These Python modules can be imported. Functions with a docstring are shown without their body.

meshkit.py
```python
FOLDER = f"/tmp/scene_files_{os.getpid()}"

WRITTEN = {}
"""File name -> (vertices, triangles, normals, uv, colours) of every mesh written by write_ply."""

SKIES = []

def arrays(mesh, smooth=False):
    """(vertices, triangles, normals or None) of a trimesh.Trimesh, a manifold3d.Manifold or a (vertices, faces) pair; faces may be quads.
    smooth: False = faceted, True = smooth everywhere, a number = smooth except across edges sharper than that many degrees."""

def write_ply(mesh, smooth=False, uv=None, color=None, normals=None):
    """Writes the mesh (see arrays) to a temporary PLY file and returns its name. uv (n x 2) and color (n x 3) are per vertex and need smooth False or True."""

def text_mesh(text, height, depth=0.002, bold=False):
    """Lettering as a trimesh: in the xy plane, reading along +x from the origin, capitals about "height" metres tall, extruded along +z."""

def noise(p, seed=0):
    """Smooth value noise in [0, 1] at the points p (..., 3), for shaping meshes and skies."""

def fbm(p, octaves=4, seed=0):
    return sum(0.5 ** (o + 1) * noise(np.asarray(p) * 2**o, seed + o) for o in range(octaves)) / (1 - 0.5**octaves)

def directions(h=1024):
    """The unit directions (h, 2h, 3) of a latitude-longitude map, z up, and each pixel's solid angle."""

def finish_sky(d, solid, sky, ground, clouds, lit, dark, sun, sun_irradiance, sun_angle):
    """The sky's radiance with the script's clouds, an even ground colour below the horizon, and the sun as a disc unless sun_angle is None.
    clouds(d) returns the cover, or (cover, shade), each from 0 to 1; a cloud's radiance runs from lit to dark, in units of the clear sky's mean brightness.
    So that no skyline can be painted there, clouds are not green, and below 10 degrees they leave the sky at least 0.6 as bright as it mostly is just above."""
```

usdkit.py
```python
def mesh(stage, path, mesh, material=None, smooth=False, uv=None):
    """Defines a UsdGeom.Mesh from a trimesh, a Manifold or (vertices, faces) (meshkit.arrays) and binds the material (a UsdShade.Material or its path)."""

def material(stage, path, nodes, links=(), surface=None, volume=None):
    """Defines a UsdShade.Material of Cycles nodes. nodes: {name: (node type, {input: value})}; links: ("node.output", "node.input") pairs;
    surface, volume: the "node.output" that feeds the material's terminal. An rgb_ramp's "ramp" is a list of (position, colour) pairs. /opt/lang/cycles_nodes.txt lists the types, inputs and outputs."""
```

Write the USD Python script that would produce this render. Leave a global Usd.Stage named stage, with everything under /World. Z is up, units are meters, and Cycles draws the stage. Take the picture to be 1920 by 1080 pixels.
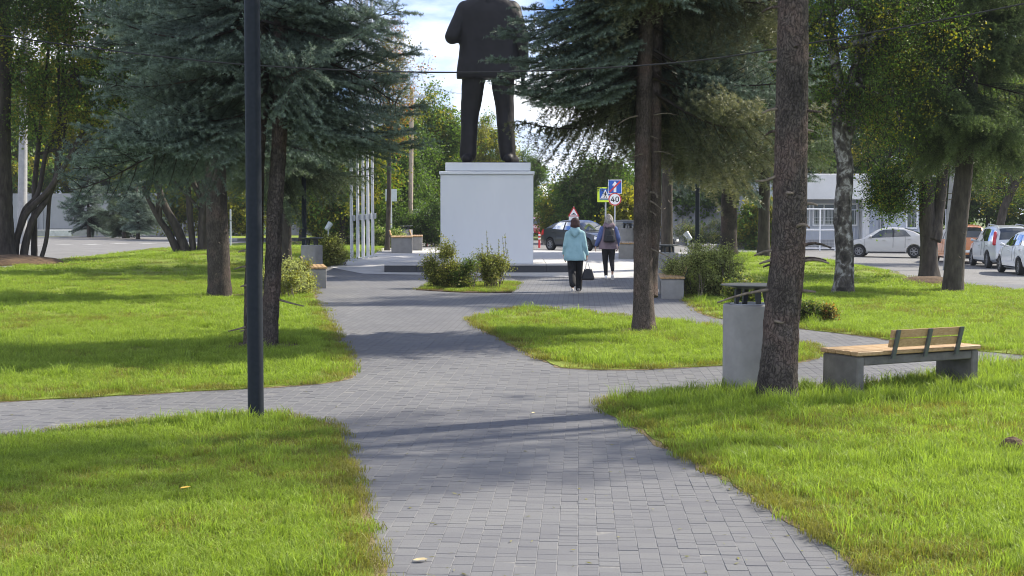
import math, numpy as np, trimesh, shapely, usdkit, meshkit
import manifold3d as m3
from shapely.geometry import Polygon, Point, box as sbox
from pxr import Usd, UsdGeom, UsdLux, UsdShade, Gf, Sdf, Vt

stage = Usd.Stage.CreateInMemory()
UsdGeom.SetStageUpAxis(stage, 'Z'); UsdGeom.SetStageMetersPerUnit(stage, 1.0)
UsdGeom.Xform.Define(stage, '/World')
PI = math.pi

# ------------------------------------------------------------------ camera, sky, sun, exposure
CAM_H, FOC, PITCH = 1.67, 2600.0, math.atan2(138.0, 2600.0)       # FOC in pixels of a 1920 wide picture
EXPOSURE = 1.68
SUN_AZ, SUN_EL = math.radians(62), math.radians(39)               # azimuth from +y (ahead) towards +x (right)
SUN_I, SKY_S = 0.74, 0.15
cam = UsdGeom.Camera.Define(stage, '/World/camera')
cam.AddTranslateOp().Set((0, 0, CAM_H)); cam.AddRotateXOp().Set(90 - math.degrees(PITCH))
cam.CreateHorizontalApertureAttr(36.0); cam.CreateFocalLengthAttr(36.0 * FOC / 1920)
cam.CreateExposureAttr(EXPOSURE)
S2 = np.array([math.sin(SUN_AZ) * math.cos(SUN_EL), math.cos(SUN_AZ) * math.cos(SUN_EL), math.sin(SUN_EL)])

sun = UsdLux.DistantLight.Define(stage, '/World/sun')
sun.CreateIntensityAttr(SUN_I); sun.CreateAngleAttr(0.6); sun.CreateNormalizeAttr(True)
sun.CreateColorAttr(Gf.Vec3f(1.0, 0.93, 0.80))
sun.AddRotateZOp().Set(-math.degrees(SUN_AZ)); sun.AddRotateXOp().Set(-(90 - math.degrees(SUN_EL)) )
dome = UsdLux.DomeLight.Define(stage, '/World/sky')
sky_mat = usdkit.material(stage, '/World/Looks/sky_look', {
    "tc": ("texture_coordinate", {}),
    "s": ("sky_texture", {"sky_type": "single_scattering", "sun_disc": False, "sun_elevation": SUN_EL, "sun_rotation": SUN_AZ, "altitude": 0.0, "aerosol_density": 0.6}),
    "mp": ("mapping", {"scale": (1.0, 1.0, 2.6), "location": (0.35, 0.1, 0.12)}),
    "n": ("noise_texture", {"scale": 3.4, "detail": 9.0, "roughness": 0.56, "distortion": 0.25}),
    "r": ("rgb_ramp", {"ramp": [(0.0, (0, 0, 0)), (0.45, (0, 0, 0)), (0.60, (1, 1, 1)), (1.0, (1, 1, 1))]}),
    "n2": ("noise_texture", {"scale": 5.0, "detail": 6.0}),
    "r2": ("rgb_ramp", {"ramp": [(0.3, (2.1, 2.3, 2.65)), (0.6, (4.2, 4.25, 4.3))]}),
    "hs": ("mix_color", {"blend_type": "multiply", "fac": 1.0, "b": (0.15, 0.215, 0.385), "use_clamp": False, "use_clamp_result": False}),
    "mx": ("mix_color", {"use_clamp": False, "use_clamp_result": False}),
    "b": ("background_shader", {"strength": SKY_S})},
    [("tc.generated", "mp.vector"), ("mp.vector", "n.vector"), ("mp.vector", "n2.vector"), ("n.fac", "r.fac"), ("n2.fac", "r2.fac"),
     ("s.color", "hs.a"), ("r.color", "mx.fac"), ("hs.result", "mx.a"), ("r2.color", "mx.b"), ("mx.result", "b.color")], surface="b.background")
UsdShade.MaterialBindingAPI.Apply(dome.GetPrim()).Bind(sky_mat)
for p_, k_ in ((dome, 'structure'),):
    p_.GetPrim().SetCustomDataByKey('kind', k_)

# ------------------------------------------------------------------ helpers
def S(t, a, b):
    t = np.clip((np.asarray(t, float) - a) / (b - a), 0, 1); return t * t * (3 - 2 * t)
def H(x, y):
    """terrain height"""
    x, y = np.asarray(x, float), np.asarray(y, float)
    h = -0.015 * np.clip(x, -20, 20) * S(y, 14, 34)
    h = h - 0.15 * S(x, 7, 14) * S(y, 28, 46)
    h = h + 0.35 * S(y, 34, 44) * (1 - S(y, 50, 64)) * (1 - S(np.abs(x), 9, 14))
    return h
def P(px, py, up=0.0):
    """the point of the terrain (or of a level 'up' above it) that stands under a place of the photograph"""
    a, b = (px - 960) / FOC, -(py - 540) / FOC
    d = np.array([a, math.cos(PITCH) + b * math.sin(PITCH), -math.sin(PITCH) + b * math.cos(PITCH)])
    z = up
    for _ in range(40):
        t = (z - CAM_H) / d[2]; z = 0.6 * z + 0.4 * (float(H(a * t, d[1] * t)) + up)
    return np.array([d[0] * t, d[1] * t, z])
def Q(px, y):
    """x of picture column px at distance y"""
    return (px - 960) / FOC * y
def Z(py, y):
    """height of picture row py at distance y"""
    b = -(py - 540) / FOC
    return CAM_H + y * (-math.sin(PITCH) + b * math.cos(PITCH)) / (math.cos(PITCH) + b * math.sin(PITCH))
_names = {}
def numbered(path):
    n = _names.get(path, -1) + 1; _names[path] = n
    return path if n == 0 else f'{path}_{n:03d}'
def tag(prim, label=None, cat=None, group=None, kind=None):
    p = prim.GetPrim() if hasattr(prim, 'GetPrim') else prim
    for k, v in (('label', label), ('category', cat), ('group', group), ('kind', kind)):
        if v: p.SetCustomDataByKey(k, v)
    return p
def thing(name, label=None, cat=None, loc=(0, 0, 0), rotz=0.0, group=None, kind=None, scale=None):
    x = UsdGeom.Xform.Define(stage, numbered('/World/' + name))
    x.AddTranslateOp().Set(Gf.Vec3d(*map(float, loc)))
    if rotz: x.AddRotateZOp().Set(math.degrees(rotz))
    if scale: x.AddScaleOp().Set(Gf.Vec3f(scale, scale, scale))
    return tag(x, label, cat, group, kind)
def obj(name, mesh, mat, parent=None, smooth=False, uv=None, label=None, kind=None, cat=None, group=None):
    base = (str(parent.GetPath()) if parent else '/World') + '/' + name
    if isinstance(mesh, list): mesh = join(mesh)
    m = usdkit.mesh(stage, numbered(base), mesh, mat, smooth, uv)
    return tag(m, label, cat, group, kind)
def copy_of(src, loc, rotz, label=None, group=None, scale=None, cat=None):
    base = src.GetName(); base = base[:-4] if base[-4:-3] == '_' and base[-3:].isdigit() else base
    r = thing(base, label, cat, loc, rotz, group, scale=scale)
    r.GetReferences().AddInternalReference(src.GetPath()); r.SetInstanceable(True)
    return r
def join(ms):
    return trimesh.util.concatenate(ms)
def bx(x0, x1, y0, y1, z0, z1):
    m = trimesh.creation.box([x1 - x0, y1 - y0, z1 - z0]); m.apply_translation([(x0 + x1) / 2, (y0 + y1) / 2, (z0 + z1) / 2]); return m
def cbox(x0, x1, y0, y1, z0, z1, c=0.01):
    """box with chamfered edges"""
    a = [bx(x0 + c, x1 - c, y0 + c, y1 - c, z0, z1), bx(x0, x1, y0 + c, y1 - c, z0 + c, z1 - c), bx(x0 + c, x1 - c, y0, y1, z0 + c, z1 - c)]
    return trimesh.convex.convex_hull(np.vstack([b.vertices for b in a]))
def cyl(p0, p1, r, r1=None, sides=12):
    return tube([p0, p1], [r, r if r1 is None else r1], sides)
def tube(pts, rad, sides=12, cap=True, jitter=None):
    p = np.asarray(pts, float); n = len(p); rad = np.broadcast_to(np.asarray(rad, float), (n,))
    t = np.gradient(p, axis=0); t /= np.linalg.norm(t, axis=1, keepdims=True) + 1e-12
    ref = np.array([0, 0, 1.0]) if abs(t[:, 2]).mean() < 0.8 else np.array([1.0, 0, 0])
    a = np.cross(t, ref); a /= np.linalg.norm(a, axis=1, keepdims=True) + 1e-12
    b = np.cross(t, a); an = np.arange(sides) * 2 * PI / sides
    rr = rad[:, None] * np.ones((1, sides))
    if jitter is not None: rr = rr * jitter(p, an)
    v = p[:, None] + rr[..., None] * (np.cos(an)[None, :, None] * a[:, None] + np.sin(an)[None, :, None] * b[:, None])
    i, j = np.meshgrid(np.arange(n - 1), np.arange(sides), indexing='ij'); k = (j + 1) % sides
    f1 = np.stack([i * sides + j, i * sides + k, (i + 1) * sides + k], -1).reshape(-1, 3)
    f2 = np.stack([i * sides + j, (i + 1) * sides + k, (i + 1) * sides + j], -1).reshape(-1, 3)
    v = v.reshape(-1, 3); f = [f1, f2]
    if cap:
        v = np.vstack([v, p[0], p[-1]]); c0, c1 = len(v) - 2, len(v) - 1; jj = np.arange(sides); kk = (jj + 1) % sides
        f += [np.stack([np.full(sides, c0), kk, jj], 1), np.stack([np.full(sides, c1), (n - 1) * sides + jj, (n - 1) * sides + kk], 1)]
    return trimesh.Trimesh(v, np.vstack(f)[:, ::-1], process=False)
def revolve(profile, sides=28):
    return trimesh.creation.revolve(np.asarray(profile, float), sections=sides)
def extr(poly, h, z0=0.0):
    m = join([trimesh.creation.extrude_polygon(g, h, engine='earcut') for g in getattr(poly, 'geoms', [poly])]); m.apply_translation([0, 0, z0]); return m
def xf(m, rotz=0.0, loc=(0, 0, 0), rx=0.0, ry=0.0):
    m = m.copy(); R = trimesh.transformations.euler_matrix(rx, ry, rotz); R[:3, 3] = loc; m.apply_transform(R); return m
def upright(m, loc=(0, 0, 0), rotz=0.0):
    """a shape drawn in xy (reading along +x) set upright facing -y"""
    return xf(xf(m, rx=PI / 2), rotz, loc)
def sheet(poly, off, maxe=2.0, skirt=0.0):
    v, f = trimesh.creation.triangulate_polygon(poly, engine='earcut')
    v = np.column_stack([v, np.zeros(len(v))])
    v, f = trimesh.remesh.subdivide_to_size(v, f, maxe, max_iter=30)
    v[:, 2] = H(v[:, 0], v[:, 1]) + off
    n = np.cross(v[f[:, 1]] - v[f[:, 0]], v[f[:, 2]] - v[f[:, 0]])[:, 2]
    f = np.where((n < 0)[:, None], f[:, ::-1], f)
    if skirt:
        e = np.vstack([f[:, [0, 1]], f[:, [1, 2]], f[:, [2, 0]]]); k = np.sort(e, 1); _, i, c = np.unique(k, axis=0, return_index=True, return_counts=True); e = e[i[c == 1]]; n0 = len(v)
        u, inv = np.unique(e, return_inverse=True); inv = inv.reshape(e.shape); v = np.vstack([v, v[u] - [0, 0, skirt]]); lo = n0 + inv
        f = np.vstack([f, np.stack([e[:, 0], lo[:, 0], lo[:, 1]], 1), np.stack([e[:, 0], lo[:, 1], e[:, 1]], 1)])
    return trimesh.Trimesh(v, f, process=False)

# ------------------------------------------------------------------ materials
def rampmat(name, stops, scale=5.0, rough=0.8, bump=0.0, bscale=None, stretch=(1, 1, 1), detail=5.0, spec=0.3, metallic=0.0, bdist=0.02, distortion=0.0):
    return usdkit.material(stage, '/World/Looks/' + name, {
        "g": ("geometry", {}), "mp": ("mapping", {"scale": stretch}), "n": ("noise_texture", {"scale": scale, "detail": detail, "roughness": 0.6, "distortion": distortion}),
        "r": ("rgb_ramp", {"ramp": stops}), "n2": ("noise_texture", {"scale": bscale or scale * 3, "detail": 4.0}),
        "b": ("bump", {"strength": bump, "distance": bdist}),
        "p": ("principled_bsdf", {"roughness": rough, "specular_ior_level": spec, "metallic": metallic})},
        [("g.position", "mp.vector"), ("mp.vector", "n.vector"), ("mp.vector", "n2.vector"), ("n.fac", "r.fac"), ("r.color", "p.base_color"), ("n2.fac", "b.height"), ("b.normal", "p.normal")], surface="p.BSDF")
def var(c, d=0.12):
    c = np.array(c, float); return [(0.25, tuple(c * (1 - d))), (0.75, tuple(np.minimum(c * (1 + d), 1)))]
def plain(name, c, rough=0.5, metallic=0.0, spec=0.4, d=0.08, coat=0.0):
    return usdkit.material(stage, '/World/Looks/' + name, {
        "g": ("geometry", {}), "n": ("noise_texture", {"scale": 9.0, "detail": 4.0}), "r": ("rgb_ramp", {"ramp": var(c, d)}),
        "p": ("principled_bsdf", {"roughness": rough, "metallic": metallic, "specular_ior_level": spec, "coat_weight": coat})},
        [("g.position", "n.vector"), ("n.fac", "r.fac"), ("r.color", "p.base_color")], surface="p.BSDF")
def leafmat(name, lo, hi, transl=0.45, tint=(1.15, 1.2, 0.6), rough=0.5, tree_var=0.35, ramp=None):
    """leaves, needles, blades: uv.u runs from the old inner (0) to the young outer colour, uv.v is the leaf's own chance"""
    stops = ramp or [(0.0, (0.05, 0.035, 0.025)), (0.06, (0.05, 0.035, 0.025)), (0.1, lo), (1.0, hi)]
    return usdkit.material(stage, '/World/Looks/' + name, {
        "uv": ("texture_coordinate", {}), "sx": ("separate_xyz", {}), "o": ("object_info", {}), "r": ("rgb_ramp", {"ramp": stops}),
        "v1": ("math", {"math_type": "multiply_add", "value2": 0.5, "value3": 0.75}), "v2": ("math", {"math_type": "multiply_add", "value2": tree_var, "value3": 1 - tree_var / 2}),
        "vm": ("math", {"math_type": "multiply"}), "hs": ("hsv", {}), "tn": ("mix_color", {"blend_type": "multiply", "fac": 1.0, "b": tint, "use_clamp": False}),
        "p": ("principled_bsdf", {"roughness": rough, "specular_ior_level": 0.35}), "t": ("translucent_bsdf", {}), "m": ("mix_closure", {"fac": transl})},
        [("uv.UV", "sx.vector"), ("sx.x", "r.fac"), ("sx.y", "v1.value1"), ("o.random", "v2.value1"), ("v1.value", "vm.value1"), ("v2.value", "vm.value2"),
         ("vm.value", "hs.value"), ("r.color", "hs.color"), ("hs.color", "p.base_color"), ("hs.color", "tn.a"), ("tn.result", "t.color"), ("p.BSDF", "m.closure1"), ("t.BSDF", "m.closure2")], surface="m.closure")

def paver_look(name, uvbased):
    nodes = {"g": ("geometry", {}), "n": ("noise_texture", {"scale": 0.5, "detail": 5.0}), "nf": ("noise_texture", {"scale": 140.0, "detail": 3.0}),
             "r": ("rgb_ramp", {"ramp": [(0.3, (0.122, 0.122, 0.128)), (0.55, (0.148, 0.148, 0.151)), (0.75, (0.176, 0.174, 0.17))]}),
             "rf": ("rgb_ramp", {"ramp": [(0.3, (0.82, 0.82, 0.82)), (0.7, (1.12, 1.12, 1.12))]}),
             "m": ("mix_color", {"blend_type": "multiply", "fac": 1.0, "use_clamp": False}), "m2": ("mix_color", {"blend_type": "multiply", "fac": 1.0, "use_clamp": False}),
             "b": ("bump", {"strength": 0.35, "distance": 0.004}), "p": ("principled_bsdf", {"roughness": 0.72, "specular_ior_level": 0.35})}
    links = [("g.position", "n.vector"), ("g.position", "nf.vector"), ("n.fac", "r.fac"), ("nf.fac", "rf.fac"), ("r.color", "m.a"), ("rf.color", "m.b"), ("m.result", "m2.a"), ("m2.result", "p.base_color"), ("b.normal", "p.normal")]
    if uvbased:
        nodes |= {"uv": ("texture_coordinate", {}), "sx": ("separate_xyz", {}), "rv": ("rgb_ramp", {"ramp": [(0.0, (0.90, 0.90, 0.92)), (0.5, (1.0, 1.0, 1.0)), (1.0, (1.07, 1.07, 1.05))]})}
        links += [("uv.UV", "sx.vector"), ("sx.x", "rv.fac"), ("rv.color", "m2.b"), ("nf.fac", "b.height")]
    else:
        nodes |= {"mp": ("mapping", {"rotation": (0, 0, PI / 2 + YAWP)}),
                  "bt": ("brick_texture", {"scale": 1.0, "brick_width": 0.12, "row_height": 0.1, "mortar_size": 0.005, "offset": 0.37, "color1": (1.1, 1.1, 1.1), "color2": (0.86, 0.86, 0.87), "mortar": (0.62, 0.62, 0.6)}),
                  }
        links += [("g.position", "mp.vector"), ("mp.vector", "bt.vector"), ("bt.color", "m2.b"), ("nf.fac", "b.height")]
    return usdkit.material(stage, '/World/Looks/' + name, nodes, links, surface="p.BSDF")
YAWP = math.atan2(125.0, 2600.0)
M = {}
M['paver'] = paver_look('paver_stone', True)
M['paver_far'] = paver_look('paver_stone_far', False)
M['joint'] = rampmat('joint_sand', [(0.3, (0.15, 0.147, 0.142)), (0.7, (0.23, 0.225, 0.215))], 30, 0.95)
M['soil'] = rampmat('soil', [(0.25, (0.055, 0.036, 0.022)), (0.55, (0.11, 0.07, 0.04)), (0.8, (0.17, 0.12, 0.06))], 14, 0.95, 0.8, 60)
M['edge_soil'] = rampmat('straw_and_soil', [(0.25, (0.10, 0.07, 0.04)), (0.5, (0.18, 0.14, 0.075)), (0.75, (0.28, 0.23, 0.12))], 26, 0.95, 0.8, 60)
M['lawn'] = rampmat('lawn_turf', [(0.25, (0.15, 0.20, 0.022)), (0.5, (0.19, 0.25, 0.028)), (0.8, (0.22, 0.25, 0.045))], 0.9, 0.9, 0.9, 40, detail=8, bdist=0.05)
M['ground'] = rampmat('ground_look', [(0.3, (0.08, 0.10, 0.02)), (0.6, (0.11, 0.14, 0.03)), (0.8, (0.12, 0.10, 0.06))], 0.4, 0.95, 0.5, 8)
M['asphalt'] = rampmat('asphalt', [(0.3, (0.15, 0.147, 0.142)), (0.7, (0.20, 0.195, 0.19))], 1.2, 0.85, 0.4, 90)
M['concrete'] = rampmat('concrete', [(0.3, (0.20, 0.193, 0.183)), (0.7, (0.265, 0.257, 0.245))], 5, 0.85, 0.25, 60, detail=8)
M['concrete_wall'] = rampmat('concrete_wall', [(0.3, (0.24, 0.24, 0.255)), (0.7, (0.31, 0.31, 0.32))], 0.8, 0.9, 0.2, 20, stretch=(1, 1, .4))
M['benchconcrete'] = rampmat('bench_concrete', [(0.3, (0.105, 0.098, 0.088)), (0.5, (0.135, 0.126, 0.114)), (0.7, (0.17, 0.16, 0.146))], 7, 0.85, 0.35, 70, detail=9)
M['granite'] = rampmat('dark_granite', [(0.35, (0.032, 0.034, 0.04)), (0.55, (0.055, 0.057, 0.063)), (0.7, (0.10, 0.10, 0.105))], 60, 0.5, detail=8)
M['lightslab'] = rampmat('pale_slab', [(0.3, (0.40, 0.39, 0.375)), (0.7, (0.49, 0.48, 0.465))], 2, 0.85)
M['whitepaint'] = rampmat('white_paint', [(0.3, (0.63, 0.645, 0.67)), (0.7, (0.70, 0.71, 0.725))], 0.9, 0.7, 0.12, 12, stretch=(1, 1, .35))
M['bronze'] = rampmat('dark_bronze', [(0.3, (0.007, 0.0065, 0.008)), (0.7, (0.015, 0.0135, 0.016))], 3.0, 0.6, 0.35, 9, spec=0.25)
M['lamp'] = rampmat('dark_lamp_paint', [(0.3, (0.010, 0.014, 0.019)), (0.7, (0.016, 0.020, 0.026))], 30, 0.6, 0.12, 90, bdist=.004, spec=.16)
M['wood'] = rampmat('oiled_wood', [(0.3, (0.31, 0.19, 0.085)), (0.6, (0.42, 0.28, 0.14)), (0.8, (0.50, 0.36, 0.21))], 6, 0.55, 0.2, 30, stretch=(1.5, 10, 10), detail=6)
M['steel'] = plain('dark_steel', (0.13, 0.14, 0.14), 0.45, 0.7)
M['galv'] = plain('galvanized_steel', (0.42, 0.44, 0.46), 0.5, 0.5)
M['blacksteel'] = plain('black_steel', (0.02, 0.021, 0.024), 0.45)
M['bag'] = plain('black_leather', (0.016, 0.016, 0.019), 0.45)
def barkmat(name, dark, mid, light, red, sc=1.0):
    """flaky bark: upright plates parted by cracks"""
    return usdkit.material(stage, '/World/Looks/' + name, {
        "g": ("geometry", {}), "mp": ("mapping", {"scale": (1, 1, .3)}), "v": ("voronoi_texture", {"feature": "distance_to_edge", "scale": 34.0 * sc}), "nd": ("noise_texture", {"scale": 11.0, "detail": 5.0}),
        "ad": ("mix_color", {"blend_type": "linear_light", "fac": 0.09, "use_clamp": False, "use_clamp_result": False}), "n": ("noise_texture", {"scale": 2.2, "detail": 6.0}), "n3": ("noise_texture", {"scale": 60.0, "detail": 4.0}),
        "cr": ("rgb_ramp", {"ramp": [(0.0, (.35, .35, .35)), (0.10, (.85, .85, .85)), (0.4, (1, 1, 1))]}), "r": ("rgb_ramp", {"ramp": [(0.3, dark), (0.5, mid), (0.62, red), (0.78, light)]}), "r3": ("rgb_ramp", {"ramp": [(0.3, (.72, .72, .72)), (0.7, (1.25, 1.25, 1.25))]}), "mq": ("mapping", {"scale": (1, 1, .25)}),
        "m1": ("mix_color", {"blend_type": "multiply", "fac": 0.8, "use_clamp": False}), "m2": ("mix_color", {"blend_type": "multiply", "fac": 1.0, "use_clamp": False}), "h": ("math", {"math_type": "multiply_add", "value2": 0.35}),
        "b": ("bump", {"strength": 1.0, "distance": 0.018}), "p": ("principled_bsdf", {"roughness": 0.95, "specular_ior_level": 0.15})},
        [("g.position", "nd.vector"), ("g.position", "ad.a"), ("nd.color", "ad.b"), ("ad.result", "mp.vector"), ("mp.vector", "v.vector"), ("g.position", "n.vector"), ("g.position", "mq.vector"), ("mq.vector", "n3.vector"), ("v.distance", "cr.fac"), ("n.fac", "r.fac"), ("n3.fac", "r3.fac"),
         ("r.color", "m1.a"), ("cr.color", "m1.b"), ("m1.result", "m2.a"), ("r3.color", "m2.b"), ("m2.result", "p.base_color"), ("n3.fac", "h.value1"), ("cr.color", "h.value3"), ("h.value", "b.height"), ("b.normal", "p.normal")], surface="p.BSDF")
M['bark'] = barkmat('spruce_bark', (0.05, 0.043, 0.038), (0.095, 0.080, 0.070), (0.155, 0.135, 0.12), (0.12, 0.088, 0.075))
M['barkred'] = barkmat('reddish_bark', (0.08, 0.064, 0.055), (0.135, 0.107, 0.093), (0.20, 0.165, 0.145), (0.155, 0.11, 0.092), 1.3)
M['barkdark'] = rampmat('dark_bark', [(0.3, (0.032, 0.027, 0.022)), (0.7, (0.085, 0.072, 0.06))], 10, 0.95, 0.9, 30, stretch=(1, 1, .3), bdist=.02)
M['birch'] = rampmat('birch_bark', [(0.36, (0.022, 0.02, 0.018)), (0.48, (0.065, 0.056, 0.05)), (0.55, (0.12, 0.11, 0.10)), (0.59, (0.24, 0.23, 0.22)), (0.72, (0.36, 0.35, 0.34))], 6.5, 0.9, 1.0, 30, stretch=(1, 1, .8), detail=12, distortion=0.5)
M['deadwood'] = rampmat('dead_wood', [(0.3, (0.09, 0.07, 0.05)), (0.7, (0.24, 0.2, 0.16))], 18, 0.9)
M['glass'] = usdkit.material(stage, '/World/Looks/car_glass', {"f": ("fresnel", {"IOR": 1.5}), "t": ("transparent_bsdf", {"color": (0.30, 0.34, 0.34)}), "g": ("glossy_bsdf", {"roughness": 0.02, "color": (1, 1, 1)}), "m": ("mix_closure", {})},
                             [("f.fac", "m.fac"), ("t.BSDF", "m.closure1"), ("g.BSDF", "m.closure2")], surface="m.closure")
M['tyre'] = plain('tyre_rubber', (0.018, 0.018, 0.018), 0.85)
M['darkplastic'] = plain('dark_plastic', (0.02, 0.02, 0.022), 0.5)
M['redlamp'] = plain('red_lens', (0.42, 0.02, 0.025), 0.2, coat=.5)
M['whitelamp'] = plain('clear_lens', (0.75, 0.76, 0.78), 0.15, coat=.5)
M['plate'] = plain('white_plate', (0.75, 0.75, 0.73), 0.5)
M['red'] = plain('red_paint', (0.55, 0.04, 0.04), 0.5)
M['white'] = plain('white_enamel', (0.78, 0.78, 0.78), 0.5)
M['black'] = plain('black_paint', (0.015, 0.015, 0.017), 0.6)
M['signblue'] = plain('blue_sign_film', (0.02, 0.10, 0.42), 0.45)
M['signyellow'] = plain('lime_sign_film', (0.62, 0.78, 0.05), 0.45)
M['signgrey'] = plain('grey_sign_back', (0.42, 0.45, 0.48), 0.5)
M['skin'] = plain('skin', (0.50, 0.30, 0.22), 0.55)

# foliage looks
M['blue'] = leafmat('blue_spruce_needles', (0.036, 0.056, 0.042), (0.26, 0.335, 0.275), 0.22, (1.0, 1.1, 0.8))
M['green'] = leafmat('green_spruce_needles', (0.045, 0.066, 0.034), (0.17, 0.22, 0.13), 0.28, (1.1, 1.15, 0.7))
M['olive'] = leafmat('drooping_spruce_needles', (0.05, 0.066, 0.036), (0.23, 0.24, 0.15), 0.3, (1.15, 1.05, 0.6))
M['leaf'] = leafmat('green_leaves', (0.06, 0.115, 0.02), (0.15, 0.235, 0.04), 0.55)
M['pine'] = leafmat('hanging_green_needles', (0.045, 0.07, 0.028), (0.17, 0.225, 0.10), 0.35, (1.1, 1.2, 0.6))
M['leafdark'] = leafmat('dark_green_leaves', (0.04, 0.075, 0.02), (0.085, 0.145, 0.035), 0.5)
M['leafyellow'] = leafmat('yellow_green_leaves', (0.14, 0.18, 0.02), (0.32, 0.30, 0.035), 0.55, (1.2, 1.1, .5))
M['leaforange'] = leafmat('orange_leaves', (0.07, 0.09, 0.02), (0.42, 0.20, 0.04), 0.5, (1.2, 1.0, .5), ramp=[(0.0, (0.05, 0.035, 0.025)), (0.06, (0.05, 0.035, 0.025)), (0.1, (0.05, 0.08, 0.02)), (0.5, (0.14, 0.14, 0.03)), (0.75, (0.42, 0.19, 0.04)), (1.0, (0.45, 0.14, 0.05))])
M['leafshrub'] = leafmat('shrub_leaves', (0.06, 0.08, 0.02), (0.20, 0.21, 0.05), 0.45, (1.15, 1.15, .6), ramp=[(0.0, (0.06, 0.04, 0.03)), (0.06, (0.06, 0.04, 0.03)), (0.1, (0.08, 0.11, 0.025)), (0.6, (0.25, 0.28, 0.06)), (0.9, (0.36, 0.34, 0.09)), (1.0, (0.34, 0.20, 0.10))])
M['leafspirea'] = leafmat('pale_shrub_leaves', (0.24, 0.27, 0.11), (0.46, 0.48, 0.20), 0.6, (1.1, 1.15, .7))
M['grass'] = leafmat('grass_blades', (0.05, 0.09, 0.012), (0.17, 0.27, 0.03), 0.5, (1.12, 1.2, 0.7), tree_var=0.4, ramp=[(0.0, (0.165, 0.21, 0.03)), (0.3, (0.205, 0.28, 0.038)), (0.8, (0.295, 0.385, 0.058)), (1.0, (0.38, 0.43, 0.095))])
M['drygrass'] = leafmat('dry_grass_blades', (0.1, 0.09, 0.03), (0.3, 0.27, 0.09), 0.45, (1.1, 1.1, 0.6), tree_var=0.5, ramp=[(0.0, (0.15, 0.14, 0.04)), (0.5, (0.22, 0.225, 0.04)), (1.0, (0.34, 0.31, 0.10))])

# ------------------------------------------------------------------ the ground, roads, paving and lawns
def ground_mesh():
    ax = np.unique(np.concatenate([[-900, -500, -300, -200, -150, -110], np.arange(-80, 81, 1.5), [110, 150, 200, 300, 500, 900]]))
    ay = np.unique(np.concatenate([[-300, -150, -60, -20, -8], np.arange(0, 131, 1.5), [150, 180, 220, 300, 450, 700, 1200]]))
    X, Y = np.meshgrid(ax, ay); v = np.stack([X, Y, H(X, Y) - 0.06], -1).reshape(-1, 3); n = len(ax)
    i, j = np.meshgrid(np.arange(len(ay) - 1), np.arange(n - 1), indexing='ij'); a = (i * n + j).ravel()
    return trimesh.Trimesh(v, np.vstack([np.stack([a, a + 1, a + n + 1], 1), np.stack([a, a + n + 1, a + n], 1)]), process=False)
obj('ground', ground_mesh(), M['ground'], kind='structure')

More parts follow.
